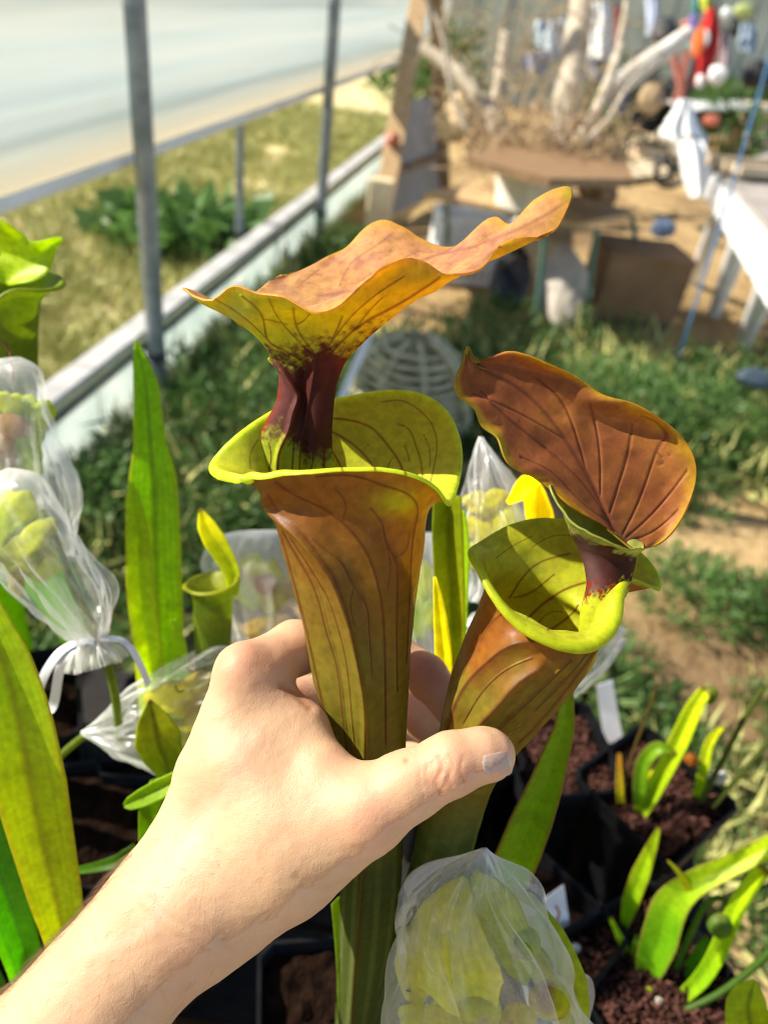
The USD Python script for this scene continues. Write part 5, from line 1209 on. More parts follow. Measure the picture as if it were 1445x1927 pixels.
# curtain: a white sheet on a roller
M['curtain'] = usdkit.material(stage, LK + 'milky_plastic', {
    'tc': ('texture_coordinate', {}), 'mp': ('mapping', {'scale': (.10, .10, 5.0)}), 'n': ('noise_texture', {'scale': 3.0, 'detail': 5.0}), 'sx': ('separate_xyz', {}), 'zr': ('map_range', {'from_min': .88, 'from_max': .98, 'to_min': .75, 'to_max': 0.0, 'clamp': True}), 'gp': ('geometry', {}), 'cm': ('mix', {'color2': (.70, .64, .52)}), 'r': ('rgb_ramp', {'ramp': [(.3, (.58, .64, .65)), (.5, (.64, .69, .69)), (.7, (.70, .72, .70))]}),
    'p': ('principled_bsdf', {'roughness': .35, 'specular_ior_level': .5}), 't': ('translucent_bsdf', {}), 'm': ('mix_closure', {'fac': .7})},
    [('tc.object', 'mp.vector'), ('mp.vector', 'n.vector'), ('n.fac', 'r.fac'), ('gp.position', 'sx.vector'), ('sx.z', 'zr.value'), ('zr.result', 'cm.fac'), ('r.color', 'cm.color1'), ('cm.color', 'p.base_color'), ('cm.color', 't.color'), ('p.BSDF', 'm.closure1'), ('t.BSDF', 'm.closure2')], surface='m.closure')
M['curtain_roll'] = mat_noise('creamy_plastic_roll', (.70, .67, .58), (.84, .82, .76), 4, .5, 6, .2, .002, stretch=(1, 1, 9))
cu = thing('plastic_curtain', 'milky white plastic side curtain rolled up to waist height along the tunnel', 'curtain', wall(4, .05, .88))
ys = np.linspace(-.4, 9.6, 160); zs = np.linspace(.855, 1.31, 44)
g = np.array([[wall(y, .075, z) for z in zs] for y in ys])
nz = fbm(g * [.10, .10, 3.0], 2.2, 4, 9)
g += WN * ((nz - .5) * .035 + .006 * np.sin(zs * 23 + nz * 5))[..., None]
v, f = shell(g, .0012)
obj('sheet', (v, f), M['curtain'], cu, smooth=True)
ph = np.linspace(0, 2 * np.pi, 28, endpoint=False)
yr = np.linspace(-.4, 9.6, 120)
ringr = .019 + .002 * (fbm(np.stack([yr * 1.3, yr * 0, yr * 0], 1), 1, 3, 4)[:, None] - .5) + .001 * np.sin(3 * ph[None] + yr[:, None] * 1.7) + .002 * (ph[None] > 5.2)
g = np.array([wall(y, .075, .848) for y in yr])[:, None] + ringr[..., None] * (np.cos(ph)[None, :, None] * WN + np.sin(ph)[None, :, None] * np.array([0, 0, 1.0]))
obj('roll', (g.reshape(-1, 3), grid_faces(120, 28, True)), M['curtain_roll'], cu, smooth=True)
# far end wall of the tunnel
M['endwall'] = usdkit.material(stage, LK + 'end_wall_plastic', {'tc': ('texture_coordinate', {}), 'n': ('noise_texture', {'scale': 1.3, 'detail': 5.0}), 'r': ('rgb_ramp', {'ramp': [(.3, (.52, .60, .54)), (.7, (.80, .84, .78))]}), 'p': ('principled_bsdf', {'roughness': .4}), 't': ('translucent_bsdf', {}), 'm': ('mix_closure', {'fac': .5})},
    [('tc.object', 'n.vector'), ('n.fac', 'r.fac'), ('r.color', 'p.base_color'), ('r.color', 't.color'), ('p.BSDF', 'm.closure1'), ('t.BSDF', 'm.closure2')], surface='m.closure')
ew = thing('tunnel_end', 'pale milky end of the tunnel far behind the stalls with thin uprights', 'end wall', (2, 13.2, 0))
for k in range(21):
    obj('stud', box((.03, .03, 2.9), (-.6 + .47 * k + .1 * math.sin(k * 2.1), 13.14, 1.45), None, .003), M['steel'], ew)
for k in range(7):
    obj('panel', box((1.38, .02, 2.9), (.0 + 1.42 * k, 13.2, 1.45), None, .004), M['endwall'], ew)
    obj('upright', box((.05, .05, 3.0), (.0 + 1.42 * k - .71, 13.17, 1.5), None, .004), M['steel'], ew)

# ------------------------------------------------------------------ things standing farther back
M['timber'] = mat_noise('weathered_timber', (.42, .27, .13), (.62, .44, .24), 7, .7, 8, .3, .003, stretch=(8, 8, 1))
M['timber_dark'] = mat_noise('brown_timber', (.20, .12, .06), (.32, .20, .10), 7, .7, 8, .3, .003, stretch=(8, 8, 1))
M['greyboard'] = mat_noise('grey_board', (.30, .27, .24), (.42, .38, .34), 5, .8, 6)
M['card'] = mat_noise('cardboard', (.17, .10, .05), (.25, .155, .08), 5, .85, 6, .1, .001)
M['card_pale'] = mat_noise('pale_cardboard', (.50, .40, .26), (.64, .53, .36), 5, .85, 6, .1, .001)
M['whiteplastic'] = mat_noise('white_garden_plastic', (.70, .72, .72), (.84, .85, .84), 9, .4, 5)
M['whitecloth'] = mat_noise('white_cloth', (.72, .74, .72), (.86, .86, .83), 14, .9, 5, .3, .004)
M['wood_grey'] = mat_noise('bleached_driftwood', (.34, .29, .22), (.62, .55, .42), 9, .85, 9, .7, .006, stretch=(4, 4, 1.5))
M['birch'] = mat_noise('pale_log', (.45, .40, .32), (.78, .75, .68), 11, .8, 8, .5, .004)
M['root'] = mat_noise('brown_roots', (.14, .085, .04), (.34, .22, .11), 16, .9, 8, .7, .006)
M['root_pale'] = mat_noise('dry_twig', (.26, .17, .09), (.56, .42, .24), 16, .9, 6)
M['card_pale2'] = mat_noise('cream_plastic', (.62, .58, .48), (.78, .74, .64), 6, .5, 5)
M['wicker'] = mat_noise('grey_wicker', (.34, .32, .19), (.58, .54, .36), 22, .7, 8, .4, .002)
M['black'] = mat_plain('black_plastic_crate', (.012, .012, .013), .4)
M['greenmetal'] = mat_plain('green_painted_metal', (.10, .20, .15), .45)
M['bluecord'] = mat_plain('blue_cord', (.05, .16, .30), .6)

# timber easel with a grey board
eb = G(712, 436); ea = P(782, 40, 5.15); er = P(828, 345, 5.35); ea2 = P(768, 60, 5.22)
er[2] = max(er[2], .0)
es = thing('timber_easel', 'tall timber frame with a grey board leaning left of the driftwood table', 'easel', eb)
top_ = ea + (ea - eb) * .35
obj('leg', beam(eb + [0, 0, .0], top_, .13, .045, .004, up=(0, 1, 0)), M['timber'], es)
e2 = G(835, 372)
obj('leg', beam(e2, top_ + [.05, .02, -.05], .11, .045, .004, up=(0, 1, 0)), M['timber_dark'], es)
mid1 = eb * .80 + top_ * .20; mid2 = e2 * .80 + top_ * .20
obj('crossbar', beam(mid1 + [0, .04, 0], mid2 + [0, .04, 0], .09, .03, .003), M['timber_dark'], es)
q = [eb * .97 + top_ * .03, e2 * .97 + top_ * .03, e2 * .55 + top_ * .45, eb * .55 + top_ * .45]
gq = np.array([[(q[0] * (1 - i) + q[3] * i) * (1 - j) + (q[1] * (1 - i) + q[2] * i) * j for j in np.linspace(.06, .94, 8)] for i in np.linspace(0, 1, 8)]) + np.array([0, .055, 0])
obj('board', shell(gq, .012), M['greyboard'], es, smooth=20)
obj('foot_block', box((.16, .10, .34), eb + [-.01, -.02, .17], None, .008), mat_plain('lit_pine', (.74, .60, .36), .7), es)  # paler block paints in the sunlit foot of the leg
v_, f_ = blob(738, 262, 5.0, 13, 12, 0, .8, 3, .3)
obj('red_ornament', (v_, f_), mat_plain('faded_red', (.40, .12, .06)), None, smooth=True, label='small faded red ornament hung on the leaning timber frame', cat='ornament')

# driftwood table: pointed board on green legs
tz = .58
tb_ = thing('display_table', 'low table of rough boards on thin green metal legs under the driftwood', 'table', G(1010, 400, tz) * [1, 1, 0])
c4 = [G(798, 360, tz), G(1092, 420, tz), G(1195, 398, tz), G(960, 332, tz)]
def plank_quad(a, b, c, d, th, nm, mat, par):
    g = np.array([[(a * (1 - i) + d * i) * (1 - j) + (b * (1 - i) + c * i) * j for j in np.linspace(0, 1, 6)] for i in np.linspace(0, 1, 4)])
    v, f = shell(g, th)
    if f is not None: obj(nm, (v, f), mat, par, smooth=20)
for k in range(3):
    s0, s1 = k / 3 + .004, (k + 1) / 3 - .004
    plank_quad(c4[0] * (1 - s0) + c4[3] * s0, c4[1] * (1 - s0) + c4[2] * s0, c4[1] * (1 - s1) + c4[2] * s1, c4[0] * (1 - s1) + c4[3] * s1, .026 + .002 * k, 'board', M['timber'], tb_)
for a_, b_ in (((1025, 440), (995, 652)), ((1122, 430), (1090, 645)), ((1190, 410), (1205, 560)), ((840, 385), (838, 520))):
    f0 = G(*b_); t0 = G(*a_, tz - .02)
    obj('leg', tube(np.array([f0, (f0 + t0) / 2 + [.01, 0, 0], t0]), .013, 10), M['greenmetal'], tb_, smooth=True)
# tray of roots on a pale bucket
bc = G(1030, 392, tz + .004)
prof = [(0, 0), (.165, 0), (.195, .17), (.205, .172), (.205, .185), (.185, .185), (.158, .012), (0, .012)]
bw = trimesh.creation.revolve(np.array(prof), sections=36); bw.apply_translation(G(995, 388, tz + .004) )
obj('bucket', vf(bw), M['card_pale2'], None, smooth=40, label='pale cream bucket on the board table carrying the slab of roots', cat='bucket')
sl_ = [G(878, 312, tz + .195), G(1030, 352, tz + .195), G(1190, 352, tz + .195), G(1165, 300, tz + .195), G(930, 286, tz + .195)]
m_ = trimesh.convex.convex_hull(np.vstack([np.array(sl_), np.array(sl_) + [0, 0, .035]]))
obj('wooden_slab', vf(m_), M['timber_dark'], None, label='brown wooden slab under the heap of dried roots', cat='slab')
rt = thing('driftwood', 'tangle of dried roots and fibres heaped in the pale wooden bowl', 'driftwood', bc + [0, 0, .25])
for k, (u, w, ru, rv) in enumerate(((950, 292, 62, 30), (1030, 300, 70, 36), (1120, 296, 50, 42), (1080, 268, 50, 30), (910, 270, 34, 30), (1128, 335, 38, 52))):
    v_, f_ = blob(u, w, 3.75 + .06 * k, ru, rv, 0, .8, 60 + k, .5, 3)
    obj('root_mass', (v_, f_), M['root'], rt, smooth=True)
tw_ = []
for k in range(380):
    p0 = P(rng.uniform(880, 1160), rng.uniform(265, 320), rng.uniform(3.55, 3.95))
    d0 = nrm(rng.normal(0, 1, 3) + [0, 0, .7]); L_ = rng.uniform(.08, .42)
    pts_ = [p0]
    for i in range(5):
        d0 = nrm(d0 + rng.normal(0, .35, 3)); pts_.append(pts_[-1] + d0 * L_ / 5)
    tw_.append(tube(np.array(pts_), rng.uniform(.0015, .0045), 4))
obj('twigs', join(tw_), M['root_pale'], rt, kind='stuff')
def branch(label, pts, radii, mat, seed=0, knots=.25, name='driftwood_branch'):
    p = catmull(np.array([P(*q) for q in pts]), 40)
    r = np.interp(np.linspace(0, 1, 40), np.linspace(0, 1, len(radii)), radii)
    v, f = tube(p, r, 16)
    c_ = np.repeat(p, 16, 0); d_ = v[:640] - c_
    v[:640] = c_ + d_ * (1 + (fbm(v[:640], 14, 3, seed) - .5) * 2 * knots)[:, None]
    obj(name, (v, f), mat, None, smooth=True, label=label, cat='driftwood', group=None)
branch('thick upright bleached trunk rising from the bowl of roots', [(1050, 290, 3.8), (1066, 200, 3.78), (1080, 110, 3.76), (1092, 20, 3.74), (1100, -60, 3.72)], [.075, .072, .066, .06, .055], M['wood_grey'], 1)
branch('pale birch log slanting up to the right behind the twisted branch', [(1148, 172, 4.2), (1200, 132, 4.2), (1250, 95, 4.22), (1295, 62, 4.25)], [.062, .058, .05, .04], M['birch'], 2, .12)
branch('grey branch slanting up to the left towards the timber frame', [(960, 270, 3.9), (905, 190, 3.95), (850, 128, 4.0), (790, 88, 4.05)], [.055, .05, .042, .03], M['wood_grey'], 3)
branch('thin twisted grey branch between the thick trunk and the birch log', [(1080, 280, 3.75), (1110, 230, 3.7), (1140, 170, 3.72), (1160, 110, 3.7), (1175, 40, 3.72), (1180, -30, 3.7)], [.035, .032, .028, .024, .018, .012], M['wood_grey'], 4, .4)
branch('slim pale upright stick left of the thick trunk', [(930, 260, 4.3), (938, 180, 4.3), (948, 100, 4.3), (952, 60, 4.3)], [.05, .045, .04, .036], M['wood_grey'], 5, .3)
branch('thin forked twig reaching up in front of the timber frame', [(880, 250, 3.8), (845, 150, 3.75), (830, 60, 3.7), (790, -20, 3.7)], [.012, .011, .009, .006], M['wood_grey'], 6, .3)
branch('curved thin twig at the right of the bowl', [(1100, 270, 3.6), (1150, 215, 3.6), (1190, 150, 3.6), (1240, 110, 3.62)], [.016, .014, .010, .006], M['wood_grey'], 7, .4)
tw_ = []
for k in range(330):
    p0 = P(rng.uniform(800, 1180), rng.uniform(20, 260), rng.uniform(3.6, 4.3))
    d0 = nrm(rng.normal(0, 1, 3) + [0, 0, .6]); L_ = rng.uniform(.1, .5)
    pts_ = [p0]
    for i in range(5):
        d0 = nrm(d0 + rng.normal(0, .3, 3)); pts_.append(pts_[-1] + d0 * L_ / 5)
    tw_.append(tube(np.array(pts_), rng.uniform(.001, .003), 4))
obj('dry_twigs', join(tw_), M['root_pale'], None, label='fine dry twigs filling the air above the bowl of roots', cat=None, kind='stuff')
# pale dried flower bundle hung at the easel
v_, f_ = blob(868, 225, 4.5, 40, 46, 0, .7, 71, .5, 3)
obj('dried_flowers', (v_, f_), mat_noise('dried_petals', (.42, .30, .16), (.72, .58, .36), 30, .9, 6, .5, .004), None, smooth=True, label='pale bunch of dried flowers beside the leaning timber frame', cat='dried flowers')
# boxes and sacks under the table
def crate_at(name, label, u, w, size, rz, mat, cat, lidded=False, z=0.0):
    o = G(u, w, z)
    t = thing(name, label, cat, o, rz)
    sx, sy, sz = size; th = .008
    for d_, s_ in (((0, sy / 2 - th / 2), (sx, th)), ((0, -sy / 2 + th / 2), (sx, th)), ((sx / 2 - th / 2, 0), (th, sy - 2 * th - .001)), ((-sx / 2 + th / 2, 0), (th, sy - 2 * th - .001))):
        obj('side', box((*s_, sz), (*d_, sz / 2), None, .002), mat, t, local=True)
    obj('base', box((sx - 2 * th - .002, sy - 2 * th - .002, th), (0, 0, th), None, 0), mat, t, local=True)
    if lidded: obj('lid', box((sx + .012, sy + .012, .03), (0, 0, sz + .012), None, .004), mat, t, local=True)
    return t
crate_at('cardboard_box', 'large brown cardboard box under the right end of the board table', 1165, 612, (.44, .34, .40), .12, M['card'], 'box', True)
crate_at('cardboard_box', 'flat dark cardboard box in front of the large brown one', 1170, 628, (.42, .12, .10), .10, mat_noise('dark_cardboard', (.05, .04, .03), (.10, .08, .05), 6, .9, 5), 'box')
def sack(label, u, w, d, ru, rv, mat, seed, rot=0):
    v, f = blob(u, w, d, ru, rv, rot, .75, seed, .28, 3)
    lo = v[:, 2].min()
    if lo < 0: v[:, 2] = np.maximum(v[:, 2], -.005)
    return obj('sack', (v, f), mat, None, smooth=True, label=label, cat='sack')
sack('pale beige sack standing between the green table legs', 1058, 545, 3.75, 50, 82, mat_noise('beige_sack', (.40, .35, .29), (.58, .52, .44), 8, .9, 6, .4, .006), 81)
sack('black rubbish bag slumped left of the beige sack', 962, 530, 3.7, 40, 58, mat_plain('black_bag', (.012, .012, .014), .3), 82, 15)
sack('blue-grey bundle lying on the right end of the board table', 1248, 430, 4.3, 24, 17, mat_plain('bluegrey_cloth', (.16, .22, .34), .8), 83)
# slatted white crate
o = G(880, 520)
wc = thing('plastic_crate', 'white slatted plastic crate under the left end of the board table', 'crate', o, .2)
for k in range(11):
    obj('slat', box((.020, .008, .34), (-.20 + .04 * k, -.15, .18), None, .002), M['whiteplastic'], wc, local=True)
for z in (.012, .352): obj('rim', box((.45, .03, .022), (0, -.14, z), None, .003), M['whiteplastic'], wc, local=True)
for x in (-.228, .228): obj('side', box((.012, .30, .36), (x, .012, .18), None, .003), M['whiteplastic'], wc, local=True)
obj('back', box((.44, .010, .36), (0, .158, .18), None, .003), M['whiteplastic'], wc, local=True)
crate_at('shallow_tray', 'pale open carton tray on the floor behind the board table', 1230, 300, (.55, .35, .16), .35, M['card_pale'], 'tray')

# wicker dome
oc = G(758, 800)
ck = thing('wicker_dome', 'round woven wicker dome standing among the weeds behind the pitchers', 'wicker dome', oc)
Rk, Hk = .235, .36
prof_r = lambda t: Rk * (1 - max(0, t) ** 2.4) ** .5
for k in range(13):
    t = k / 13.5
    r = prof_r(t); a = np.linspace(0, 2 * np.pi, 49)
    wob = .004 * np.sin(a * 11 + k * 2.0)
    ring = np.stack([(r + wob) * np.cos(a), (r + wob) * np.sin(a), Hk * t + .012 + .003 * np.sin(a * 3 + k)], 1)
    obj('withy', tube(ring, .0095, 8, False), M['wicker'], ck, smooth=True, local=True)
for k in range(8):
    a = k * math.pi / 4 + .28
    tt = np.linspace(0, .985, 22)
    rib = np.stack([[(prof_r(t) + .007) * math.cos(a), (prof_r(t) + .007) * math.sin(a), Hk * t + .01] for t in tt])
    obj('rib', tube(rib, .009, 8), M['wicker'], ck, smooth=True, local=True)
a0 = -.62
for ph_ in (0, 2.09, 4.19):
    tt = np.linspace(.12, .985, 80)
    rib = np.stack([[(prof_r(t) + .018 + .010 * math.cos(t * 46 + ph_)) * math.cos(a0 + .05 * math.sin(t * 46 + ph_) + (1 - t) * .25), (prof_r(t) + .018 + .010 * math.cos(t * 46 + ph_)) * math.sin(a0 + .05 * math.sin(t * 46 + ph_) + (1 - t) * .25), Hk * t + .02] for t in tt])
    obj('plait', tube(rib, .010, 7), M['wicker'], ck, smooth=True, local=True)
sp_ = tube(catmull(np.array([P(712, 590, 2.45), P(690, 640, 2.42), P(664, 700, 2.4), P(640, 760, 2.38), P(622, 860, 2.36)]), 24), .013, 8)
obj('white_pipe', sp_, M['whiteplastic'], None, smooth=True, label='thin white plastic pipe leaning against the left of the wicker dome', cat='pipe')

# white plastic tables at right
def garden_table(label, top_px, legs, tz=.70):
    t = thing('garden_table', label, 'table', G(*legs[0][1]))
    q = [G(u, w, tz) for u, w in top_px]
    n_ = 5
    g = np.array([[(q[0] * (1 - i) + q[3] * i) * (1 - j) + (q[1] * (1 - i) + q[2] * i) * j for j in np.linspace(0, 1, n_)] for i in np.linspace(0, 1, n_)])
    v, f = shell(g, .028)
    v[:, 2] += -.0
    obj('tabletop', (v, f), M['whiteplastic'], t, smooth=20)
    for a_, b_ in zip(q, q[1:] + q[:1]):
        obj('apron', beam(a_ + [0, 0, -.070], b_ + [0, 0, -.070], .018, .10, .004), M['whiteplastic'], t)
    for (tu, tv), (bu, bv) in legs:
        a_, b_ = G(tu, tv, tz - .04), G(bu, bv)
        g_ = [a_, a_ * .5 + b_ * .5, b_]
        obj('leg', tube(np.array(g_), [.052, .048, .036], 12), M['whiteplastic'], t, smooth=True)
    return t
garden_table('white plastic garden table cut by the right edge', [(1342, 328), (1475, 520), (1640, 420), (1450, 286)], [((1368, 372), (1303, 530)), ((1405, 425), (1342, 592)), ((1462, 500), (1398, 645)), ((1560, 430), (1560, 560))])
crate_at('shallow_tray', 'long pale tray of seed packets on the white garden table', 1440, 325, (.62, .30, .05), .4, M['card_pale'], 'tray', z=.757)
tb1 = [G(u, w, .735) for u, w in ((1352, 318), (1475, 462), (1640, 405), (1452, 284))]
for k in range(4):
    s0, s1 = k / 4 + .006, (k + 1) / 4 - .006
    g_ = np.array([[(tb1[0] * (1 - i) + tb1[3] * i) * (1 - j) + (tb1[1] * (1 - i) + tb1[2] * i) * j for j in np.linspace(0, 1, 4)] for i in (s0, s1)])
    obj('grey_board', shell(g_, .018), M['greyboard'], None, smooth=20, label=('weathered board along the front edge of the white garden table', 'second weathered board from the front edge of the white garden table', 'third weathered board from the front edge of the white garden table', 'weathered board at the back edge of the white garden table')[k], cat='board', group='boards on the white garden table')
crate_at('cardboard_box', 'tan cardboard box behind the white garden table', 1418, 300, (.62, .45, .62), .3, M['card_pale'], 'box', True)
CLOTHS = True
# small wheel
wh = thing('small_wheel', 'small black wheel leaning by the bunched white cloth', 'wheel', P(1262, 322, 5.6))
tor = trimesh.creation.torus(.105, .022, major_sections=36, minor_sections=12)
tor.apply_transform(trimesh.geometry.align_vectors([0, 0, 1], nrm(np.array([-.35, -1, .25])))); tor.apply_translation(P(1262, 322, 5.6))
obj('tyre', vf(tor), M['black'], wh, smooth=True)
for k in range(3):
    a = k * math.pi / 3; e = trimesh.geometry.align_vectors([0, 0, 1], nrm(np.array([-.35, -1, .25])))[:3, :3] @ np.array([math.cos(a), math.sin(a), 0]) * .095
    obj('spoke', tube(np.array([P(1262, 322, 5.6) - e, P(1262, 322, 5.6) + e]), .006, 6), M['clamp'], wh)
# blue cord
cd = catmull(np.array([G(1266, 705), P(1300, 600, 3.05), P(1345, 455, 2.95), P(1395, 290, 2.85), P(1442, 130, 2.75), P(1500, -60, 2.65)]), 50)
obj('blue_cord', tube(cd, .006, 8), M['bluecord'], None, smooth=True, label='blue cord stretched from the ground up past the white table', cat='cord')
sack('dark blue-grey tray-like bundle on the ground at the right edge', 1425, 712, 2.95, 42, 20, mat_plain('dark_slate_cloth', (.05, .075, .10), .6), 84, 12)

# back stalls
def stall(label, u0, u1, w, z, mat, depth=.7, skirt=None):
    a, b = G(u0, w, z), G(u1, w, z)
    t = thing('stall_table', label, 'table', (a + b) / 2 * [1, 1, 0])
    dv_ = nrm((b - a) * [1, 1, 0]); back = np.array([-dv_[1], dv_[0], 0]) * depth
    L_ = np.linalg.norm(b - a); yaw_ = math.atan2(dv_[1], dv_[0])
    obj('tabletop', box((L_, depth, .03), (a + b) / 2 + back / 2, rotz_m(yaw_), .004), mat, t)
    for p in (a * .97 + b * .03, a * .03 + b * .97):
        for q_ in (back * .06, back * .94):
            c_ = p + q_
            obj('leg', box((.04, .04, z - .016), (c_[0], c_[1], (z - .016) / 2), rotz_m(yaw_), .003), M['clamp'], t)
    if skirt:
        m_ = (a + b) / 2 - back * .03
        obj('skirt', box((L_, .012, z * .6), m_ - [0, 0, z * .32], rotz_m(yaw_), .003), skirt, t)
    return t
stall('dark stall table with a black cloth front far back at right', 1200, 1560, 165, .74, M['black'], .7, mat_plain('black_cloth', (.014, .014, .015), .9))
stall('grey stall table with a pale edge behind the white cloth', 1318, 1600, 205, .62, M['whiteplastic'], .5)
def garment(label, pts, mat, d, seed, cat='garment', sub=()):
    """A hanging piece of cloth with folds; pts: (u left, u right, v) from top to bottom."""
    rows = catmull(np.array([(a, b, c) for a, b, c in pts], float), 24)
    x = np.linspace(0, 1, 19)
    t = thing('hanging_garment', label, cat, P(rows[0, :2].mean(), rows[0, 2], d))
    uu = rows[:, :1] * (1 - x) + rows[:, 1:2] * x
    fold_ = .035 * np.sin(x[None] * 15 + seed + rows[:, 2:] * .02) + (fbm(np.dstack([uu / 40, rows[:, 2:] / 60 + 0 * uu, 0 * uu + seed]), 1, 3, seed) - .5) * .08
    bulge = -.10 * np.sin(np.pi * x)[None]
    g = P(uu, np.repeat(rows[:, 2:], 19, 1), d + fold_ + bulge)
    obj('cloth', shell(g, .006), mat, t, smooth=True)
    for nm, (u, w, ru, rv, rot, m_) in sub:
        v_, f_ = blob(u, w, d - .14, ru, rv, rot, .35, seed, .25, 2)
        obj(nm, (v_, f_), m_, t, smooth=True)
    obj('hanger', tube(np.array([P(rows[0, 0], rows[0, 2] + 2, d), P(rows[0, :2].mean(), rows[0, 2] - 10, d), P(rows[0, 1], rows[0, 2] + 2, d)]), .008, 6), M['clamp'], t)
    return t
C = lambda nm, c: mat_noise(nm, tuple(np.array(c) * .75), tuple(np.minimum(np.array(c) * 1.15, 1)), 12, .85, 5)
M['redcl'], M['orangecl'] = C('red_cloth', (.55, .03, .025)), C('orange_cloth', (.80, .17, .04))
garment('white sleeve-like garment hanging above the bowl of roots', [(1112, 1142, 2), (1104, 1152, 30), (1104, 1152, 80), (1108, 1148, 108)], M['whitecloth'], 5.6, 1)
garment('bunched white cloth bag hanging over the near end of the white table', [(1276, 1296, 186), (1262, 1306, 212), (1244, 1318, 240), (1242, 1330, 256), (1262, 1330, 276), (1272, 1330, 292)], M['whitecloth'], 5.25, 21, 'cloth')
garment('long white cloth trailing below the bunched cloth bag', [(1280, 1322, 264), (1280, 1334, 300), (1286, 1336, 336), (1300, 1334, 372)], M['whitecloth'], 5.05, 22, 'cloth')
garment('faded blue-grey garment hanging below the white one', [(1106, 1140, 108), (1108, 1136, 130), (1112, 1130, 150)], C('bluegrey', (.24, .28, .36)), 5.7, 2)
garment('bright red garment with an orange flap hanging far back at right', [(1332, 1346, 14), (1322, 1352, 40), (1310, 1352, 80), (1306, 1342, 120), (1296, 1326, 160)], M['redcl'], 6.2, 3, sub=(('orange_flap', (1314, 80, 12, 28, 12, M['orangecl'])), ('white_patch', (1326, 72, 8, 16, 8, M['whitecloth']))))
garment('yellow-green cloth at the top above the red garment', [(1320, 1338, -10), (1318, 1340, 6), (1322, 1336, 20)], C('lime_cloth', (.55, .60, .06)), 6.4, 4)
garment('turquoise strip of cloth left of the red garment', [(1306, 1316, -6), (1302, 1316, 20), (1298, 1310, 50), (1294, 1304, 92)], C('turquoise_cloth', (.06, .32, .33)), 6.5, 5)
garment('violet scarf beside the red garment', [(1298, 1316, 26), (1296, 1312, 40), (1298, 1308, 56)], C('violet_cloth', (.20, .16, .42)), 6.3, 6)
garment('pale blue shirt hanging at the top right of the birch log', [(1214, 1236, -8), (1216, 1240, 16), (1218, 1234, 40), (1216, 1226, 66)], C('pale_blue', (.50, .56, .70)), 6.0, 7)
garment('light blue sheet hanging behind the thick trunk', [(1010, 1062, 36), (1008, 1060, 70), (1014, 1056, 112)], C('light_blue_sheet', (.46, .55, .60)), 6.0, 8)
garment('slate blue cloth behind the twigs', [(985, 1030, 96), (982, 1030, 116), (990, 1020, 136)], C('slate_blue', (.22, .27, .38)), 5.9, 9)
garment('dark blue trousers hanging under the birch log', [(1150, 1186, 168), (1152, 1184, 190), (1156, 1180, 214)], C('denim', (.10, .14, .24)), 5.9, 10)
garment('maroon cloth behind the twisted branch', [(1156, 1174, 12), (1154, 1172, 50), (1158, 1168, 90)], C('maroon_cloth', (.25, .06, .07)), 6.4, 11)
garment('pinkish cloth at the right behind the black table', [(1352, 1372, 60), (1350, 1374, 90), (1354, 1370, 124)], C('pinkish', (.44, .34, .36)), 6.6, 12)
garment('grey-blue cloth at the far right above the black table', [(1390, 1420, 44), (1386, 1424, 70), (1392, 1418, 96)], C('steel_blue', (.30, .38, .46)), 7.0, 13)
for k, (u, w, d, ru, rv, c, lb) in enumerate(((1350, 140, 6.0, 16, 18, (.74, .74, .74), 'white bundle on the black stall below the red garment'), (1318, 152, 6.0, 9, 12, (.7, .68, .66), 'small white bundle left of the larger white one'), (1366, 24, 6.8, 10, 10, (.7, .74, .74), 'round white ball at the top right'), (1290, 46, 6.3, 9, 9, (.6, .2, .16), 'small faded red ball near the tip of the birch log'), (1338, 226, 5.6, 18, 10, (.55, .16, .10), 'reddish bowl on the grey stall'), (1400, 20, 7.2, 20, 14, (.35, .42, .14), 'green leafy lump at the top right corner'), (1380, 50, 7.0, 14, 16, (.03, .035, .03), 'black pot on the far stall left of the corner'), (1425, 140, 6.4, 30, 24, (.02, .02, .022), 'large black tub on the black stall at the right edge'), (1250, 60, 6.8, 26, 26, (.05, .05, .05), 'dark crate-like heap behind the birch log tip'), (1210, 120, 6.8, 30, 24, (.04, .035, .03), 'dark heap behind the birch log'), (1225, 185, 5.6, 24, 28, (.42, .30, .16), 'tan straw bundle under the birch log'))):
    v_, f_ = blob(u, w, d, ru, rv, 0, .8, 110 + k, .25, 2)
    obj('stall_item', (v_, f_), mat_plain(f'stall_item_{k + 1}', c, .6), None, smooth=True, label=lb, cat='stall item')
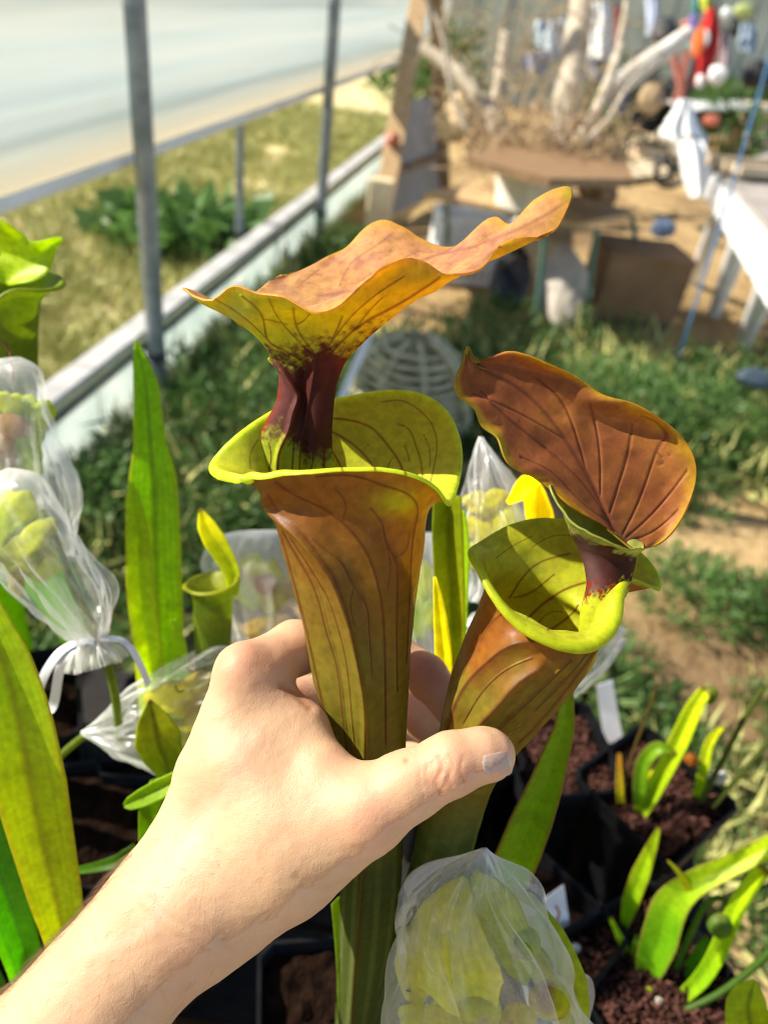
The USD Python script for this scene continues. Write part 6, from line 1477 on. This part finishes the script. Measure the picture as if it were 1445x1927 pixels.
st_ = thing('red_stand', 'thin red-brown stand of crossed laths left of the red garment', 'stand', G(1285, 205))
for (a_, b_) in (((1264, 90), (1290, 200)), ((1292, 96), (1272, 200))):
    obj('lath', beam(P(*a_, 5.6), P(*b_, 5.5), .05, .03, .003), mat_plain('redbrown_paint', (.30, .09, .06)) if a_[0] == 1264 else UsdShade.Material.Get(stage, LK + 'redbrown_paint'), st_)
# wooden planks on the floor behind
for k, (q, lb) in enumerate((([(1150, 262), (1300, 240), (1310, 262), (1160, 286)], 'tan cardboard sheet lying on the floor behind the driftwood'), ([(1160, 300), (1260, 300), (1255, 330), (1170, 336)], 'second tan cardboard sheet, nearer the board table'))):
    p_ = [G(u, w, .03 + .006 * k) for u, w in q]
    g = np.array([[(p_[0] * (1 - i) + p_[3] * i) * (1 - j) + (p_[1] * (1 - i) + p_[2] * i) * j for j in np.linspace(0, 1, 5)] for i in np.linspace(0, 1, 5)])
    obj('cardboard_sheet', shell(g, .005), M['card_pale'], None, smooth=20, label=lb, cat='cardboard')

for k, (u, w, h, r, lb) in enumerate(((770, 95, .9, .5, 'grey-green leafy plants at the far end behind the timber frame'), (860, 70, 1.1, .45, 'taller leafy plants at the far end, left of the light blue sheet'), (1180, 95, .9, .5, 'dark leafy plants at the far end behind the twisted branch'), (1400, 110, 1.0, .6, 'leafy plants at the far right end behind the stalls'))):
    o = G(u, max(w, 70)) if G(u, w)[1] < 12.8 and G(u, w)[1] > 0 else None
    o = np.array([CAM[0] + (P(u, w, 1.0) - CAM)[0] / (P(u, w, 1.0) - CAM)[1] * (11.6 - .5 * k), 11.6 - .5 * k, 0.0])
    t = thing('leafy_plants', lb, 'plant', o)
    v, f = leaf_clump(300 + k, 420, h, r, .14, .4)
    obj('foliage', (v, f), M['weed'], t, local=True)
    for q in range(3):
        obj('stem', tube(np.array([[.1 * q - .1, 0, -.02], [.14 * q - .14, .03, h * .5], [.2 * q - .2, 0, h * .9]]), .012, 6), M['ws'], t, smooth=True, local=True)
